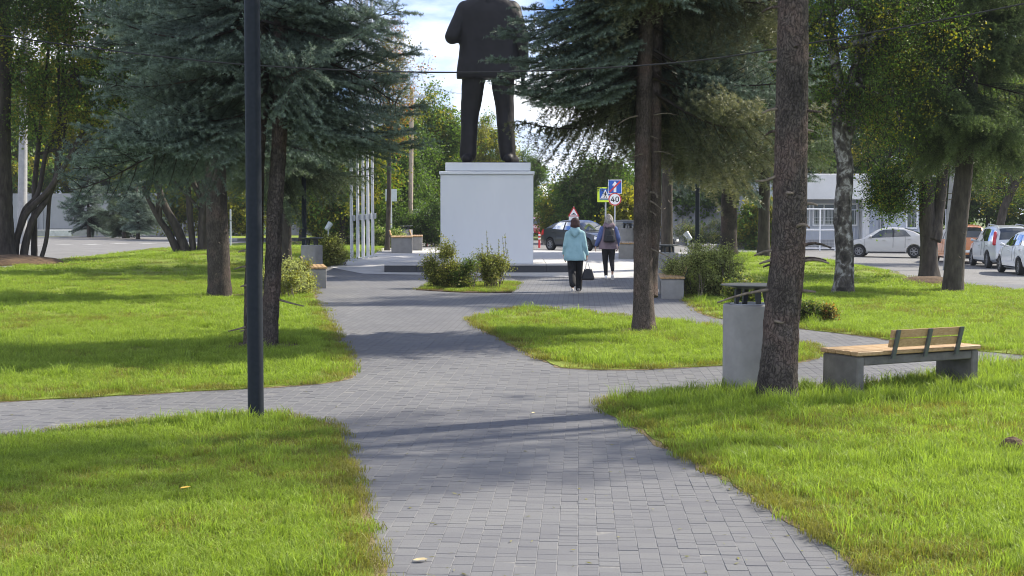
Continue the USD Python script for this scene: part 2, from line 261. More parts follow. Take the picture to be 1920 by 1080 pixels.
def poly(pts):
    """a polygon of the terrain from places of the photograph (pairs) and world points (triples ending in None)"""
    out = []
    for p in pts:
        out.append((p[0], p[1]) if len(p) == 3 else tuple(P(*p)[:2]))
    return Polygon(out).buffer(0)
def rounded(p, r=0.12):
    return p.buffer(-r).buffer(2 * r).buffer(-r)
W_ = None
L1 = rounded(poly([(-900, 950), (0, 822), (200, 800), (330, 789), (440, 782), (540, 780), (600, 792), (636, 812), (650, 862), (662, 905), (682, 975), (706, 1080), (735, 1250), (760, 1500), (-1500, 1500)]))
L2 = rounded(poly([(0, 754), (250, 741), (500, 727), (600, 720), (642, 713), (662, 702), (650, 668), (626, 620), (604, 582), (588, 552), (580, 530), (572, 508), (640, 494), (655, 488), (700, 478), (738, 466), (800, 453), (640, 450), (450, 456), (300, 466), (150, 483), (0, 503), (-300, 530), (-800, 620), (-900, 850)]))
L3 = rounded(poly([(880, 602), (900, 592), (958, 579), (1010, 577), (1100, 586), (1200, 597), (1300, 608), (1400, 622), (1500, 643), (1538, 656), (1544, 668), (1490, 681), (1350, 687), (1200, 693), (1110, 694), (1050, 690), (1000, 668), (950, 642), (905, 618)]))
L4 = rounded(poly([(1284, 563), (1318, 588), (1345, 597), (1440, 606), (1520, 619), (1640, 633), (1740, 650), (1920, 666), (2400, 715), (2700, 640), (1920, 546), (1700, 519), (1560, 488), (1450, 480), (1368, 477), (1290, 486), (1268, 520)]))
L5 = rounded(poly([(1120, 762), (1160, 749), (1240, 739), (1350, 733), (1480, 731), (1600, 730), (1720, 714), (1850, 690), (1920, 684), (2600, 640), (3600, 900), (3600, 1500), (2150, 1500), (1640, 1080), (1500, 985), (1400, 920), (1300, 868), (1200, 808), (1140, 775)]))
BED = rounded(poly([(780, 544), (812, 531), (975, 531), (959, 549), (870, 549)]), 0.05)
lawns = [(L1, 'lawn'), (L2, 'lawn'), (L3, 'lawn'), (L4, 'lawn'), (L5, 'lawn')]
LAWN_ALL = shapely.union_all([p for p, _ in lawns] + [BED])
rng = np.random.default_rng(5)
def ragged(p, amp, step=0.12, seed=1):
    """outline with an uneven edge"""
    q = p.segmentize(step); c = np.array(q.exterior.coords)
    t = np.roll(c, -1, 0) - np.roll(c, 1, 0); n = np.stack([t[:, 1], -t[:, 0]], 1); n /= np.linalg.norm(n, axis=1, keepdims=True) + 1e-9
    d = (meshkit.noise(np.column_stack([c * 3.1, np.zeros(len(c))]), seed) - 0.5) * 2 * amp + (meshkit.noise(np.column_stack([c * 9, np.zeros(len(c))]), seed + 1) - 0.5) * amp
    o = Polygon(c + n * d[:, None]).buffer(0)
    return o if o.geom_type == 'Polygon' else max(o.geoms, key=lambda g: g.area)
VIEW = Polygon([(-4, 0), (4, 0), (60, 130), (-60, 130)])
for k, (p, nm) in enumerate(lawns):
    near = p.distance(Point(0, 8)) < 12
    l = obj(nm, sheet(ragged(p.buffer(-0.01), 0.025, .05, seed=k) if near else p, 0.010, 1.5, .03), M['lawn'], kind='structure')
    obj('soil_edge', sheet(ragged(p.buffer(0.025), 0.05, .04, seed=k + 9) if near else p.buffer(0.05), 0.004, 1.5, .03), M['edge_soil'], l)
STRIP = rounded(poly([(318, 447.5), (380, 444), (470, 443), (640, 443.5), (640, 449), (520, 450), (420, 451), (350, 450)]), .2)
obj('grass_strip', sheet(STRIP, 0.06, 1.5, .1), M['lawn'], kind='structure')
obj('planting_bed', sheet(BED, 0.02, 1.5, .05), M['soil'], kind='structure')

# paving: everything walkable up to the road behind the square
PAVE = Polygon([(-14, 4), (14, 4), (14, 22), (16, 36), (11.5, 46), (9.5, 62), (-9.5, 62), (-13, 46), (-16, 30), (-16, 14)])
pave = obj('paved_square', sheet(PAVE, -0.0024, 1.5), M['joint'], kind='structure')
cy_, sy_ = math.cos(YAWP), math.sin(YAWP)
def lay_pavers(ymin, ymax):
    """columns of concrete pavers 100 mm wide in three lengths, laid along the walk"""
    r = np.random.default_rng(11); C = []
    u = -9.0
    while u < 9.0:
        v = ymin - 1 + r.uniform(0, 0.12)
        L = r.choice([0.06, 0.09, 0.12], 420, p=[.40, .34, .26]); ends = v + np.cumsum(L)
        C.append(np.stack([np.full(420, u + 0.05), ends - L / 2, L], 1)); u += 0.1
    C = np.vstack(C)
    x = C[:, 0] * cy_ + C[:, 1] * sy_; y = -C[:, 0] * sy_ + C[:, 1] * cy_
    ok = (y > ymin) & (y < ymax) & (np.abs(x) < y * 0.385 + 0.3)
    C, x, y = C[ok], x[ok], y[ok]
    free = ~shapely.contains_xy(LAWN_ALL.buffer(-0.07), x, y)
    return C[free], x[free], y[free]
def paver_geometry(C, x, y, seed=3):
    r = np.random.default_rng(seed); n = len(C); j = 0.0007; ch = 0.002; th = 0.03
    hu, hv = 0.05 - j - r.uniform(0, .0008, n), C[:, 2] / 2 - j - r.uniform(0, .0008, n)
    q = np.array([(-1, -1), (1, -1), (1, 1), (-1, 1)], float)
    rot = YAWP + r.normal(0, 0.008, n); c, s = np.cos(rot), np.sin(rot)
    dz = r.normal(0, 0.0009, n); tx, ty = r.normal(0, .004, n), r.normal(0, .008, n)
    base = H(x, y); rings = []
    for inset, z in ((0, -th), (0, -ch * .8), (ch * .8, 0.0)):
        a = q[None, :, 0] * (hu - inset)[:, None]; b = q[None, :, 1] * (hv - inset)[:, None]
        rings.append(np.stack([x[:, None] + a * c[:, None] + b * s[:, None], y[:, None] - a * s[:, None] + b * c[:, None], (base + dz)[:, None] + z + a * tx[:, None] + b * ty[:, None]], -1))
    V = np.concatenate(rings, 1)                       # n x 12 x 3
    F = [[8, 9, 10], [8, 10, 11]]
    for k in range(4):
        l = (k + 1) % 4
        F += [[4 + k, 4 + l, 8 + l], [4 + k, 8 + l, 8 + k], [k, l, 4 + l], [k, 4 + l, 4 + k]]
    U = np.repeat(np.stack([r.random(n), r.random(n)], 1)[:, None], 12, 1)
    return V, np.array(F), U
C, px_, py_ = lay_pavers(5.0, 19.5)
order = np.argsort(py_); C, px_, py_ = C[order], px_[order], py_[order]
vis = np.where(py_ > 6.30)[0]
nearest = vis[:300]; rest = np.setdiff1d(np.arange(len(C)), nearest)
V, F, U = paver_geometry(C, px_, py_)
for i in nearest:
    obj('paver', (V[i], F), M['paver'], pave, uv=U[i])
nr = len(rest)
obj('paver_field', (V[rest].reshape(-1, 3), (F[None] + 12 * np.arange(nr)[:, None, None]).reshape(-1, 3)), M['paver'], pave, uv=U[rest].reshape(-1, 2), kind='stuff')
obj('paver_surface', sheet(PAVE.intersection(sbox(-60, 19.45, 60, 70)), 0.0, 1.0), M['paver_far'], pave)
for sgn in (-1, 1):                                      # beyond the width of the laid field
    m_ = PAVE.intersection(Polygon([(sgn * 2.2, 5), (sgn * 7.9, 19.45), (sgn * 30, 19.45), (sgn * 30, 5)]))
    if not m_.is_empty and m_.geom_type == 'Polygon':
        obj('paver_surface', sheet(m_, -0.003, 1.0), M['paver_far'], pave)

# the sunlit square of pale slabs round the monument
SLAB = Polygon([(-5.0, 38.2), (-3.9, 36.4), (5.6, 36.2), (6.2, 46), (9.3, 61.9), (-9.3, 61.9), (-7.2, 52), (-5.6, 44)]).intersection(PAVE)
plaza = obj('slab_square', sheet(SLAB, 0.006, 1.0), M['lightslab'], kind='structure')

ROAD_R = poly([(1230, 466), (1330, 470), (1368, 476), (1450, 479), (1560, 487), (1700, 518), (1920, 545), (2700, 640), (3600, 560), (1920, 470), (1700, 458), (1330, 452), (1230, 455)]).union(Polygon([(-12, 62.4), (34, 58.5), (60, 66), (60, 88), (34, 92), (-12, 92)])).buffer(0)
ROAD_L = poly([(800, 452), (640, 449), (450, 455), (300, 465), (150, 482), (0, 502), (-300, 529), (-900, 620), (-1600, 560), (-600, 470), (-100, 446), (200, 441), (460, 441), (640, 441), (800, 443)]).buffer(0)
ROAD = ROAD_R.union(ROAD_L).buffer(0.01)
rp = ROAD if ROAD.geom_type == 'Polygon' else max(ROAD.geoms, key=lambda g: g.area)
for g in (getattr(ROAD, 'geoms', [ROAD])):
    g = Polygon(g.exterior).difference(L2.buffer(.05)).difference(L4.buffer(.05))
    for q in getattr(g, 'geoms', [g]):
        if q.area > 4: obj('road', sheet(q, -0.02, 1.5), M['asphalt'], kind='structure')
M['roadpaint'] = rampmat('worn_road_paint', [(0.3, (0.35, 0.35, 0.34)), (0.7, (0.7, 0.7, 0.68))], 3, 0.8)
for k in range(7):                                       # dashes of the worn lane line on the left road
    a, b = P(55 + 52 * k, 459.5 - 0.9 * k), P(82 + 52 * k, 459 - 0.9 * k)
    d = (b - a)[:2]; d /= np.linalg.norm(d); n = np.array([-d[1], d[0]]) * 0.22
    q = Polygon([a[:2] - n, b[:2] - n, b[:2] + n, a[:2] + n])
    obj('lane_dash', sheet(q, -0.010, 1.5), M['roadpaint'], group='dashes of the lane line', kind='structure')

# ------------------------------------------------------------------ grass
BARE = [(*P(1207, 622)[:2], .16), (*P(503, 648)[:2], .13), (*P(472, 652)[:2], .12), (*P(413, 556)[:2], .25), (*P(1580, 550)[:2], .3), (*P(1786, 547)[:2], .28)]
for tx_, ty_, tr_ in BARE: obj('needle_ground', sheet(ragged(Point(tx_, ty_).buffer(tr_ + .30), .12, .08, seed=int(ty_ * 7)), .016, .5), M['soil'], kind='structure')
def tuft(seed, n, rad, h, w, lean=0.5):
    r = np.random.default_rng(seed)
    a = r.uniform(0, 2 * PI, n); rr = rad * np.sqrt(r.random(n)); b = np.stack([rr * np.cos(a), rr * np.sin(a), np.zeros(n)], 1)
    dirn = r.uniform(0, 2 * PI, n); hh = h * r.uniform(0.45, 1.15, n); ln = hh * lean * r.uniform(0.1, 1.2, n)
    d = np.stack([np.cos(dirn), np.sin(dirn), np.zeros(n)], 1); fac = r.uniform(0, PI, n); s = np.stack([np.cos(fac), np.sin(fac), np.zeros(n)], 1) * (w / 2 * r.uniform(.7, 1.3, n))[:, None]
    up = np.array([0, 0, 1.0])
    m = b + d * (ln * .35)[:, None] + up * (hh * .6)[:, None]; t = b + d * ln[:, None] + up * (hh * (1 - .25 * lean))[:, None]
    v = np.stack([b - s, b + s, m - s * .8, m + s * .8, t], 1).reshape(-1, 3)
    f = (np.array([[0, 1, 3], [0, 3, 2], [2, 3, 4]])[None] + 5 * np.arange(n)[:, None, None]).reshape(-1, 3)
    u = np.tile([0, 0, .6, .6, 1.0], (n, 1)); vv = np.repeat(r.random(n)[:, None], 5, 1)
    return v, f, np.stack([u, vv], -1).reshape(-1, 2)
def euler_quats(rz, tilt=None, td=None):
    q = np.stack([np.cos(rz / 2), np.zeros_like(rz), np.zeros_like(rz), np.sin(rz / 2)], 1)
    return q
def instancer(name, parent, protos, idx, pos, quats, scales, kind=None, label=None, cat=None):
    """protos: (vertices, faces, uv, material)"""
    path = (str(parent.GetPath()) if parent else '/World') + '/' + name
    pi = UsdGeom.PointInstancer.Define(stage, numbered(path)); t = []
    for k, (v, f, u, m) in enumerate(protos):
        q = f'{pi.GetPath()}/form_{k + 1:03d}'; usdkit.mesh(stage, q, (v, f), m, False, u); t.append(q)
    pi.CreatePrototypesRel().SetTargets(t)
    pi.CreateProtoIndicesAttr(Vt.IntArray.FromNumpy(np.asarray(idx, np.int32)))
    pi.CreatePositionsAttr(Vt.Vec3fArray.FromNumpy(np.asarray(pos, np.float32)))
    q = np.asarray(quats, np.float32)
    pi.CreateOrientationsAttr(Vt.QuathArray([Gf.Quath(float(a), float(b), float(c), float(d)) for a, b, c, d in q]))
    s = np.asarray(scales, np.float32); s = np.repeat(s[:, None], 3, 1) if s.ndim == 1 else s
    pi.CreateScalesAttr(Vt.Vec3fArray.FromNumpy(np.ascontiguousarray(s)))
    return tag(pi, label, cat, None, kind)
def lawn_points(p, r, bands):
    out = []
    for y0, y1, dens, sc in bands:
        q = p.intersection(sbox(-200, y0, 200, y1)).intersection(VIEW)
        if q.is_empty: continue
        x0, ya, x1, yb = q.bounds; n = int((x1 - x0) * (yb - ya) * dens)
        x, y = r.uniform(x0, x1, n), r.uniform(ya, yb, n)
        ok = shapely.contains_xy(q, x, y) & (np.abs(x) < y * 0.40 + 0.8); x, y = x[ok], y[ok]
        out.append(np.stack([x, y, np.full(len(x), sc)], 1))
    return np.vstack(out) if out else np.zeros((0, 3))
BANDS = [(4.5, 9.5, 230, 1.0), (9.5, 14, 150, 1.1), (14, 22, 75, 1.35), (22, 34, 26, 1.9), (34, 62, 7, 3.0)]
green = [(*tuft(20 + k, 46, 0.09, 0.07, 0.0042, .85), M['grass']) for k in range(4)] + [(*tuft(40 + k, 26, 0.07, 0.13, 0.0045, .7), M['grass']) for k in range(2)]
dry = [(*tuft(30 + k, 46, 0.085, 0.055, 0.0036, 1.3), M['drygrass']) for k in range(3)]
GP, GI, GS, GR = [], [], [], []
r = np.random.default_rng(77)
for k, (p, _) in enumerate(lawns):
    pts = lawn_points(p.buffer(0.045), r, BANDS)
    xy = pts[:, :2]; d = shapely.distance(shapely.points(xy), p.exterior)
    low = meshkit.fbm(np.column_stack([xy * 0.55, np.full(len(xy), 3.0)]), 3, 4); mid = meshkit.noise(np.column_stack([xy * 2.2, np.zeros(len(xy))]), 8)
    isdry = (r.random(len(xy)) < np.clip(0.95 - d * 3.0, 0, 1)) | (r.random(len(xy)) < np.clip((low - .49) * 3.2, 0, .6))
    tall = (~isdry) & (r.random(len(xy)) < np.clip((mid - .6) * 1.2, 0.01, .3)) & (d > .1)
    if k == 4: tall |= (~isdry) & (xy[:, 1] > 11.4) & (xy[:, 1] > 11.6 - .0 * xy[:, 0]) & (r.random(len(xy)) < .5)
    keep = r.random(len(xy)) > np.clip(.45 - d * 5, 0, .4)
    for tx_, ty_, tr_ in BARE: q_ = np.hypot(xy[:, 0] - tx_, (xy[:, 1] - ty_) * .8); keep &= r.random(len(xy)) > np.clip(1.15 - (q_ - tr_) / .28, 0, .95)
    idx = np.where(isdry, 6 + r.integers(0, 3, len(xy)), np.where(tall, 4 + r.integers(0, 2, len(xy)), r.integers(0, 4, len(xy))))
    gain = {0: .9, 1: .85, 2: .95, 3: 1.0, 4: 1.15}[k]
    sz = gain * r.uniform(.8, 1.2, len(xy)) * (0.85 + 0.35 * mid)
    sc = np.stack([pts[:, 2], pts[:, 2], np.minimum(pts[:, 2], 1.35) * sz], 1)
    GP.append(np.column_stack([xy, H(xy[:, 0], xy[:, 1]) + .015])[keep]); GI.append(idx[keep]); GS.append(sc[keep])
bp = lawn_points(BED, r, [(20, 50, 40, 1.5)])
GP.append(np.column_stack([bp[:, :2], H(bp[:, 0], bp[:, 1]) + .015])); GI.append(np.where(r.random(len(bp)) < .5, 6, 0)); GS.append(np.stack([bp[:, 2], bp[:, 2], np.full(len(bp), 1.3)], 1))
GP, GI, GS = np.vstack(GP), np.concatenate(GI), np.vstack(GS)
instancer('grass', None, green + dry, GI, GP, euler_quats(r.uniform(0, 2 * PI, len(GP))), GS, 'stuff', 'short mown green grass with dry straw coloured margins on the lawns', 'grass')
print('grass tufts', len(GP), 'pavers', len(C))

# needles, leaf crumbs and seeds blown onto the paving
def litter():
    r = np.random.default_rng(91); n = 1500; y = 6 + 14 * r.random(n) ** 1.4; x = (r.random(n) * 2 - 1) * y * .40
    d = shapely.distance(LAWN_ALL, shapely.points(np.stack([x, y], 1))); ok = (d > .02) & (r.random(n) < np.exp(-d * 1.6) + .10); x, y = x[ok], y[ok]; n = len(x)
    a = r.uniform(0, 2 * PI, n); l = r.uniform(.008, .022, n); w = np.where(r.random(n) < .6, .0022, .008) * r.uniform(.7, 1.3, n); c, s = np.cos(a), np.sin(a); z = H(x, y) + .0045
    pts = [(l, 0 * l), (0 * l, w), (-l, 0 * l), (0 * l, -w)]
    v = np.stack([np.stack([x + p * c - q * s, y + p * s + q * c, z + r.uniform(0, .004, n)], 1) for p, q in pts], 1).reshape(-1, 3)
    f = (np.array([[0, 1, 2], [0, 2, 3]])[None] + 4 * np.arange(n)[:, None, None]).reshape(-1, 3); u = np.repeat(np.stack([r.random(n), r.random(n)], 1), 4, 0)
    obj('leaf_litter', (v, f), M['drygrass'], uv=u, kind='stuff', label='scattered needles and leaf crumbs on the paving', cat='litter')
litter()

# ------------------------------------------------------------------ trees
def bark_jitter(seed, amp=0.05, flare=0.0, zb=0.0, knots=0.0):
    def j(p, an):
        c = np.stack([np.cos(an)[None, :] * np.ones((len(p), 1)) * 2.6, np.sin(an)[None, :] * np.ones((len(p), 1)) * 2.6, p[:, 2:3] * 2.2 * np.ones((1, len(an)))], -1)
        big = meshkit.noise(c * 0.6, seed) - .5; fine = meshkit.noise(c * np.array([3.2, 3.2, 4.0]), seed + 1) - .5 + .9 * (meshkit.noise(c * np.array([6.5, 6.5, 13.0]), seed + 2) - .5)
        out = 1 + amp * 1.2 * big + amp * fine * 1.4
        if flare:
            t = np.clip((p[:, 2:3] - zb - .22) / 0.6, 0, 1); lob = 0.5 + 0.5 * np.sin(an[None, :] * 5 + seed + 1.5 * np.sin(an[None, :] * 2))
            out = out + flare * (1 - t) ** 2.2 * (0.45 + 0.75 * lob)
        return out
    return j
def trunk_mesh(pts, rad, seed, sides=28, amp=0.05, flare=0.35, per=0.09, top=None):
    p = np.asarray(pts, float); r = np.asarray(rad, float)
    s = np.concatenate([[0], np.cumsum(np.linalg.norm(np.diff(p, axis=0), axis=1))]); n = max(6, min(int(s[-1] / per), 330))
    t = np.linspace(0, 1, n) ** 1.25 * s[-1]
    from scipy.interpolate import PchipInterpolator as PI_
    q = np.stack([PI_(s, p[:, k])(t) for k in range(3)], 1); rr = PI_(s, r)(t)
    return tube(q, rr, sides, True, bark_jitter(seed, amp, flare, p[0, 2]))

def needles(seg, tip, step, ln, w, r, uni=3, droop=0.0):
    """needle blades round twig segments. seg: n x 2 x 3; tip: n x 2 (0 old .. 1 young)"""
    d = seg[:, 1] - seg[:, 0]; L = np.linalg.norm(d, axis=1); k = np.maximum(1, np.round(L / step * uni)).astype(int)
    i = np.repeat(np.arange(len(seg)), k); t = r.random(len(i)); n = len(i)
    o = seg[i, 0] + d[i] * t[:, None]; ax = d[i] / (L[i][:, None] + 1e-9); tp = tip[i, 0] + (tip[i, 1] - tip[i, 0]) * t
    rnd = r.normal(size=(n, 3)); rnd -= (rnd * ax).sum(1)[:, None] * ax; rnd /= np.linalg.norm(rnd, axis=1)[:, None] + 1e-9
    rnd[:, 2] += 0.35; nd = ax * r.uniform(.15, .6, n)[:, None] + rnd; nd[:, 2] -= droop; nd /= np.linalg.norm(nd, axis=1)[:, None]
    side = np.cross(nd, r.normal(size=(n, 3))); side /= np.linalg.norm(side, axis=1)[:, None] + 1e-9
    l = ln * r.uniform(.7, 1.15, n)
    v = np.stack([o - side * w * .5, o + side * w * .5, o + nd * l[:, None]], 1).reshape(-1, 3)
    f = np.arange(3 * n).reshape(-1, 3)
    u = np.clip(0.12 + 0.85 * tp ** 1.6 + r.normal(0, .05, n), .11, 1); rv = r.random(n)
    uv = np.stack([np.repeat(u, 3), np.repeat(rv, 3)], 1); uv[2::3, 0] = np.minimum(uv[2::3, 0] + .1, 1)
    return v, f, uv
def bough(seed, L, kind, step=0.02, ln=0.03, w=0.005):
    """a spruce bough along +x: limb, flat side branches, twigs, needles"""
    r = np.random.default_rng(seed); segs, tips, stems = [], [], []
    N = 14; t = np.linspace(0, 1, N)
    hang = {'blue': 0.15, 'green': 0.5, 'olive': 0.95}[kind]; sag = {'blue': 0.10, 'green': 0.18, 'olive': 0.25}[kind]
    main = np.stack([t * L, 0.05 * L * np.sin(t * 5 + seed), -sag * L * np.sin(t * 2.4) + 0.10 * L * t ** 3], 1)
    stems.append((main, np.linspace(0.016 * L / 2 + .006, 0.004, N)))
    s = 0.14 * L; gap = 0.165 if kind == 'blue' else 0.12
    while s < L:
        f = s / L; o = np.array([np.interp(f, t, main[:, k]) for k in range(3)]); ax = np.array([1, 0, np.interp(f, t[1:], np.diff(main[:, 2]) / np.diff(main[:, 0]))]); ax /= np.linalg.norm(ax)
        for sd in (-1, 1):
            l = (0.50 * L * (1 - f) ** .85 + 0.14) * r.uniform(.65, 1.15) * min(1, .45 + f * 2.2); l = min(l, .95)
            ang = math.radians(r.uniform(34, 74)); d = ax * math.cos(ang) + np.array([0, sd * math.sin(ang), 0]); d[2] -= hang * .35 + r.uniform(-.22, .22)
            m = 5; tt = np.linspace(0, 1, m); bpts = o + tt[:, None] * l * d + np.stack([tt ** 2 * l * .22, 0 * tt, -hang * .30 * l * tt ** 2 + (.10 * l * tt ** 3 if kind == 'blue' else 0)], 1)
            stems.append((bpts, np.linspace(.006, .002, m)))
            for a in range(m - 1):
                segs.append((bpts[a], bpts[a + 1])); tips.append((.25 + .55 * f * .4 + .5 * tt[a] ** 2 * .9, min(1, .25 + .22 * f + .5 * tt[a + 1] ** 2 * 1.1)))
            q = 0.10
            while q < l:
                g = q / l; oo = np.array([np.interp(g, tt, bpts[:, k]) for k in range(3)]); dd = (bpts[-1] - bpts[0]) / l
                for s2 in (-1, 1):
                    l2 = (.34 * l * (1 - g) + .09) * r.uniform(.7, 1.25)
                    pd = np.array([-dd[1], dd[0], 0]); pd /= np.linalg.norm(pd) + 1e-9
                    e = dd * .75 + s2 * pd * .7 + np.array([0, 0, -hang * r.uniform(.4, 1.5) + .1]); e /= np.linalg.norm(e)
                    if kind == 'olive': l2 *= 1.7
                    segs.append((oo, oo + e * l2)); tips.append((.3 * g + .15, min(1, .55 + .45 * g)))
                q += (0.125 if kind == 'blue' else 0.09) * r.uniform(.7, 1.3)
        s += gap * r.uniform(.7, 1.3)
    v, f, uv = needles(np.array(segs), np.array(tips), step, ln, w, r, 8 if kind == 'blue' else 6)
    vs, fs, us, n = [v], [f], [uv], len(v)
    for p, rad in stems:
        m = tube(p, rad, 4, False); vs.append(m.vertices); fs.append(m.faces + n); n += len(m.vertices); us.append(np.full((len(m.vertices), 2), .02))
    return np.vstack(vs), np.vstack(fs), np.vstack(us)
def qmul(a, b):
    w, x, y, z = a.T; W, X, Y, Z_ = b.T
    return np.stack([w * W - x * X - y * Y - z * Z_, w * X + x * W + y * Z_ - z * Y, w * Y - x * Z_ + y * W + z * X, w * Z_ + x * Y - y * X + z * W], 1)
_bough = {}
def boughs(kind, lod):
    if (kind, lod) not in _bough:
        a = {0: (0.020, 0.034, 0.006), 1: (0.034, 0.044, 0.010), 2: (0.07, 0.06, 0.020)}[lod]
        _bough[kind, lod] = [bough(100 + 7 * k, L, kind, *a) for k, L in enumerate((2.0, 1.55, 1.1))]
    return _bough[kind, lod]
def spruce_crown(t, h0, Hh, R, kind, seed, lod=1, axis=None, whorl=0.24, per=6, low_droop=-0.25, mat=None, thin=1.0, low=1.0, bare=None, extra=()):
    """a crown of boughs in whorls round the axis, from height h0 to Hh (local metres)"""
    r = np.random.default_rng(seed); pos, quat, sc, idx = [], [], [], []
    h = h0
    while h < Hh - .15:
        f = (h - h0) / (Hh - h0); reach = R * ((1 - f) ** .75) * (low + (1 - low) * min(1, f / .12)) + .25
        for k in range(max(3, int(round(per * thin * (1 if f < .6 else .8))))):
            a = r.uniform(0, 2 * PI)
            if bare and h < bare[0] and math.cos(a - bare[1]) > bare[2]: continue           # the side that has lost its lower boughs
            l = reach * r.uniform(.45, 1.08); L = (2.0, 1.55, 1.1); i = 0 if l > 1.75 else (1 if l > 1.25 else 2)
            pitch = low_droop * (1 - f) + .35 * f + r.normal(0, .09)
            ax = axis(h) if axis else np.zeros(2); hh = h + r.uniform(-.1, .1)
            qz = np.array([[math.cos(a / 2), 0, 0, math.sin(a / 2)]]); qy = np.array([[math.cos(-pitch / 2), 0, math.sin(-pitch / 2), 0]]); ro = r.normal(0, .28); qx = np.array([[math.cos(ro), math.sin(ro), 0, 0]])
            quat.append(qmul(qmul(qz, qy), qx)[0]); pos.append((ax[0], ax[1], hh)); sc.append(l / L[i]); idx.append(i)
        h += whorl * (1 if f < .5 else 1.3)
    for a, hh, l, pitch in extra:
        L = (2.0, 1.55, 1.1); i = 0 if l > 1.75 else (1 if l > 1.25 else 2); qz = np.array([[math.cos(a / 2), 0, 0, math.sin(a / 2)]]); qy = np.array([[math.cos(-pitch / 2), 0, math.sin(-pitch / 2), 0]])
        ax = axis(hh) if axis else np.zeros(2); quat.append(qmul(qz, qy)[0]); pos.append((ax[0], ax[1], hh)); sc.append(l / L[i]); idx.append(i)
    protos = [(*b, M[mat or kind]) for b in boughs(kind, lod)]
    return instancer('crown', t, protos, idx, pos, np.array(quat), np.array(sc), 'stuff')
def leaf_spray(seed, kind, n=110, size=0.055, reach=0.55):
    """twigs with flat leaves round the origin"""
    r = np.random.default_rng(seed); vs, fs, us, c = [], [], [], 0
    T = 9; per = n // T
    for k in range(T):
        d = r.normal(size=3); d[2] = d[2] * .6 + (.25 if kind != 'hang' else -.9); d /= np.linalg.norm(d); l = reach * r.uniform(.5, 1.1); b = r.normal(size=3) * .08
        pts = np.array([b, b + d * l * .5 + [0, 0, .03], b + d * l - [0, 0, .05 * l]])
        m = tube(pts, [.006, .004, .002], 3, False); vs.append(m.vertices); fs.append(m.faces + c); us.append(np.full((len(m.vertices), 2), .02)); c += len(m.vertices)
        t = r.uniform(.15, 1.05, per); o = b + d * (l * t)[:, None] + r.normal(size=(per, 3)) * .09 * reach / .55
        nrm = r.normal(size=(per, 3)) * .75 + [0, 0, .8]; nrm /= np.linalg.norm(nrm, axis=1)[:, None]
        a = np.cross(nrm, r.normal(size=(per, 3))); a /= np.linalg.norm(a, axis=1)[:, None]; e = np.cross(nrm, a); s = size * r.uniform(.65, 1.25, per)[:, None]
        v = np.stack([o, o + a * s * .5 + e * s * .38 + nrm * s * .08, o + a * s, o + a * s * .5 - e * s * .38 + nrm * s * .08], 1).reshape(-1, 3)
        f = (np.array([[0, 1, 2], [0, 2, 3]])[None] + 4 * np.arange(per)[:, None, None]).reshape(-1, 3)
        uu = np.clip(r.normal(.55, .22, per), .12, 1); vs.append(v); fs.append(f + c); us.append(np.stack([np.repeat(uu, 4), np.repeat(r.random(per), 4)], 1)); c += len(v)
    return np.vstack(vs), np.vstack(fs), np.vstack(us)
_spray = {}
def sprays(kind, size, n):
    k_ = (kind, size, n)
    if k_ not in _spray: _spray[k_] = [leaf_spray(300 + 5 * k, kind, n, size) for k in range(3)]
    return _spray[k_]
def rquat(r, n):
    q = r.normal(size=(n, 4)); q[:, 1:3] *= .35; return q / np.linalg.norm(q, axis=1)[:, None]
def leaf_crown(t, blobs, mats, seed, n, size=0.055, leaves=110, scale=1.0, hang=False, name='crown', hollow=.35):
    """sprays of leaves through ellipsoids (x, y, z, rx, ry, rz, share); clumped, with gaps"""
    r = np.random.default_rng(seed); pos = []
    wts = np.array([b[6] if len(b) > 6 else b[3] * b[4] * b[5] for b in blobs], float); wts /= wts.sum()
    for b, w_ in zip(blobs, wts):
        m = int(n * w_ * 2.2); d = r.normal(size=(m, 3)); d /= np.linalg.norm(d, axis=1)[:, None]
        rr = (hollow + (1 - hollow) * r.random(m) ** .6); q = d * rr[:, None] * np.array(b[3:6]) + np.array(b[:3])
        q = q * 1.0; keep = meshkit.fbm(q * (1.3 / max(.6, min(b[3:6]) * .5)) + seed, 2, seed) > np.quantile(meshkit.fbm(q * (1.3 / max(.6, min(b[3:6]) * .5)) + seed, 2, seed), .55)
        pos.append(q[keep])
    pos = np.vstack(pos); k = len(pos); kinds = mats if isinstance(mats, list) else [mats]
    protos = [(*s, M[mm]) for mm in kinds for s in sprays('hang' if hang else 'up', size, leaves)]
    share = r.random(k); g = np.minimum((share ** 1.3 * len(kinds)).astype(int), len(kinds) - 1)
    return instancer(name, t, protos, g * 3 + r.integers(0, 3, k), pos, rquat(r, k), scale * r.uniform(.7, 1.3, k), 'stuff')
def limbs(stems, blobs, r, n, rad):
    """limbs from the stems' upper ends out into the crown"""
    ms = []
    for k in range(n):
        b = blobs[r.integers(len(blobs))]; s = stems[r.integers(len(stems))]; i = r.uniform(.45, 1.0) * (len(s) - 1); a = int(i); o = np.array(s[a]) if a + 1 >= len(s) else np.array(s[a]) * (1 - i + a) + np.array(s[a + 1]) * (i - a)
        e = np.array(b[:3]) + r.normal(size=3) * np.array(b[3:6]) * .42; mid = (o + e) / 2 + r.normal(size=3) * .15 + [0, 0, .12 * np.linalg.norm(e - o)]
        ms.append(tube([o, mid, e], [rad * .5, rad * .32, rad * .08], 6, False))
    return ms
